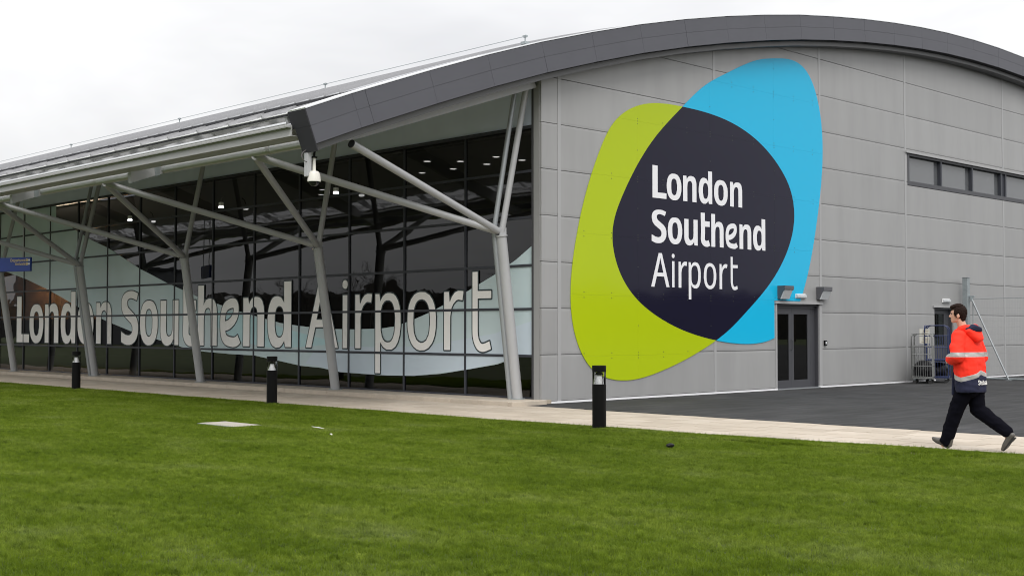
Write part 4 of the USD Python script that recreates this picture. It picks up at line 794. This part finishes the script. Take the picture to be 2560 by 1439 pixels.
def basis(x, z): return np.c_[np.ones_like(x), x, x ** 2, x ** 4, z, x * z]
co = np.linalg.lstsq(basis(q[:, 0], q[:, 2]), q[:, 1], rcond=None)[0]
tv = np.c_[xx, basis(xx, zz) @ co - .007 - tm.vertices[:, 2], zz]
keep = trimesh.Trimesh(tv, tm.faces, process=False)
obj('lettering', keep, 'letter_white', W)

# ------------------------------------------------------------------ bare trees and hedges across the road (seen mirrored in the glass and the sign)
def bare_tree(seed, h):
    r = random.Random(seed); tr, cr = [], []
    def grow(p, d, L, rad, lev):
        n = 3 if lev < 2 else 2
        for s in range(n):
            q = p + d * (L / n); (tr if lev == 0 else cr).append(tube(p, q, rad * (1 - .3 * s / n), 5 if lev < 2 else 3, rad * (1 - .3 * (s + 1) / n))); p = q
            d = d + np.array([r.gauss(0, .10), r.gauss(0, .10), .05]); d /= np.linalg.norm(d)
            if lev < 4 and (lev > 0 or s > 0):
                for _ in range(2 if lev < 3 else 3):
                    a = r.uniform(0, 6.28); e = d * .75 + np.array([math.cos(a), math.sin(a), r.uniform(.1, .5)]) * .75; e /= np.linalg.norm(e)
                    grow(p, e, L * r.uniform(.5, .68), rad * .5, lev + 1)
    grow(np.zeros(3), np.array([0, 0, 1.0]), h * .55, h * .018, 0)
    return tr, cr
tree_spots = [(-75, 72), (-80, 86), (-73, 97), (-82, 106), (-72, 115), (-86, 124), (-78, 134), (-90, 146), (-80, 158), (-94, 172), (82, -80), (95, -86), (107, -77), (119, -88), (131, -79), (146, -86), (163, -81)]
protos_t = []
for i, (x, y) in enumerate(tree_spots):
    side = 'beyond the lawn, mirrored in the glass front' if x < -40 else 'beyond the tarmac, mirrored in the wall sign'
    k_ = i if x < -40 else i - 10; ordn = ['first', 'second', 'third', 'fourth', 'fifth', 'sixth', 'seventh', 'eighth', 'ninth', 'tenth'][k_]
    lab = f'bare leafless tree {side}, {ordn} along its row'
    if i < 3:
        t = thing('bare_tree', lab, 'tree', (x, y, -.24), rnd.uniform(0, 360), group='bare trees across the road')
        a, b = bare_tree(20 + i, 6.5 + i * 1.2); obj('trunk', a, 'bark', t); obj('crown', b, 'bark', t); protos_t.append(t)
    else: dup(protos_t[i % 3], lab, (x, y, -.24), rnd.uniform(0, 360))
def hedge(name, x0, x1, y0, y1, h, label):
    nx, ny = max(2, int((x1 - x0) / 1.2)), max(2, int((y1 - y0) / 1.2))
    m = trimesh.creation.box([x1 - x0, y1 - y0, h]); m.apply_translation([(x0 + x1) / 2, (y0 + y1) / 2, h / 2 - .24]); m = m.subdivide_to_size(1.6)
    n = meshkit.fbm(m.vertices * .35, 4, 8); v = m.vertices; v[:, 2] = np.where(v[:, 2] > 0, v[:, 2] * (.45 + 1.1 * n), v[:, 2]); m.vertices = v
    tag(obj(name, m, 'hedge', None), label, 'hedge', kind='stuff')
hedge('hedgerow', -125, -112, 20, 420, 7.5, 'dark far hedgerow mirrored low in the glass front')
hedge('hedgerow', -20, 420, -112, -102, 6.4, 'dark far hedgerow mirrored low in the wall sign')
t = thing('flat_roof_shed', 'dark flat roofed shed by the far hedge, mirrored in the glass front', 'shed', (-52, 128, -.24), 25)
obj('wall', cbx(-9, 9, -16, 16, 0, 8.2, .02), 'shed', t); obj('roof', cbx(-9.3, 9.3, -16.3, 16.3, 8.21, 8.6, .02), 'cap_dark', t); obj('door', cbx(-2, 2, -16.08, -16.01, 0, 3.4, .02), 'lamp_grey', t)
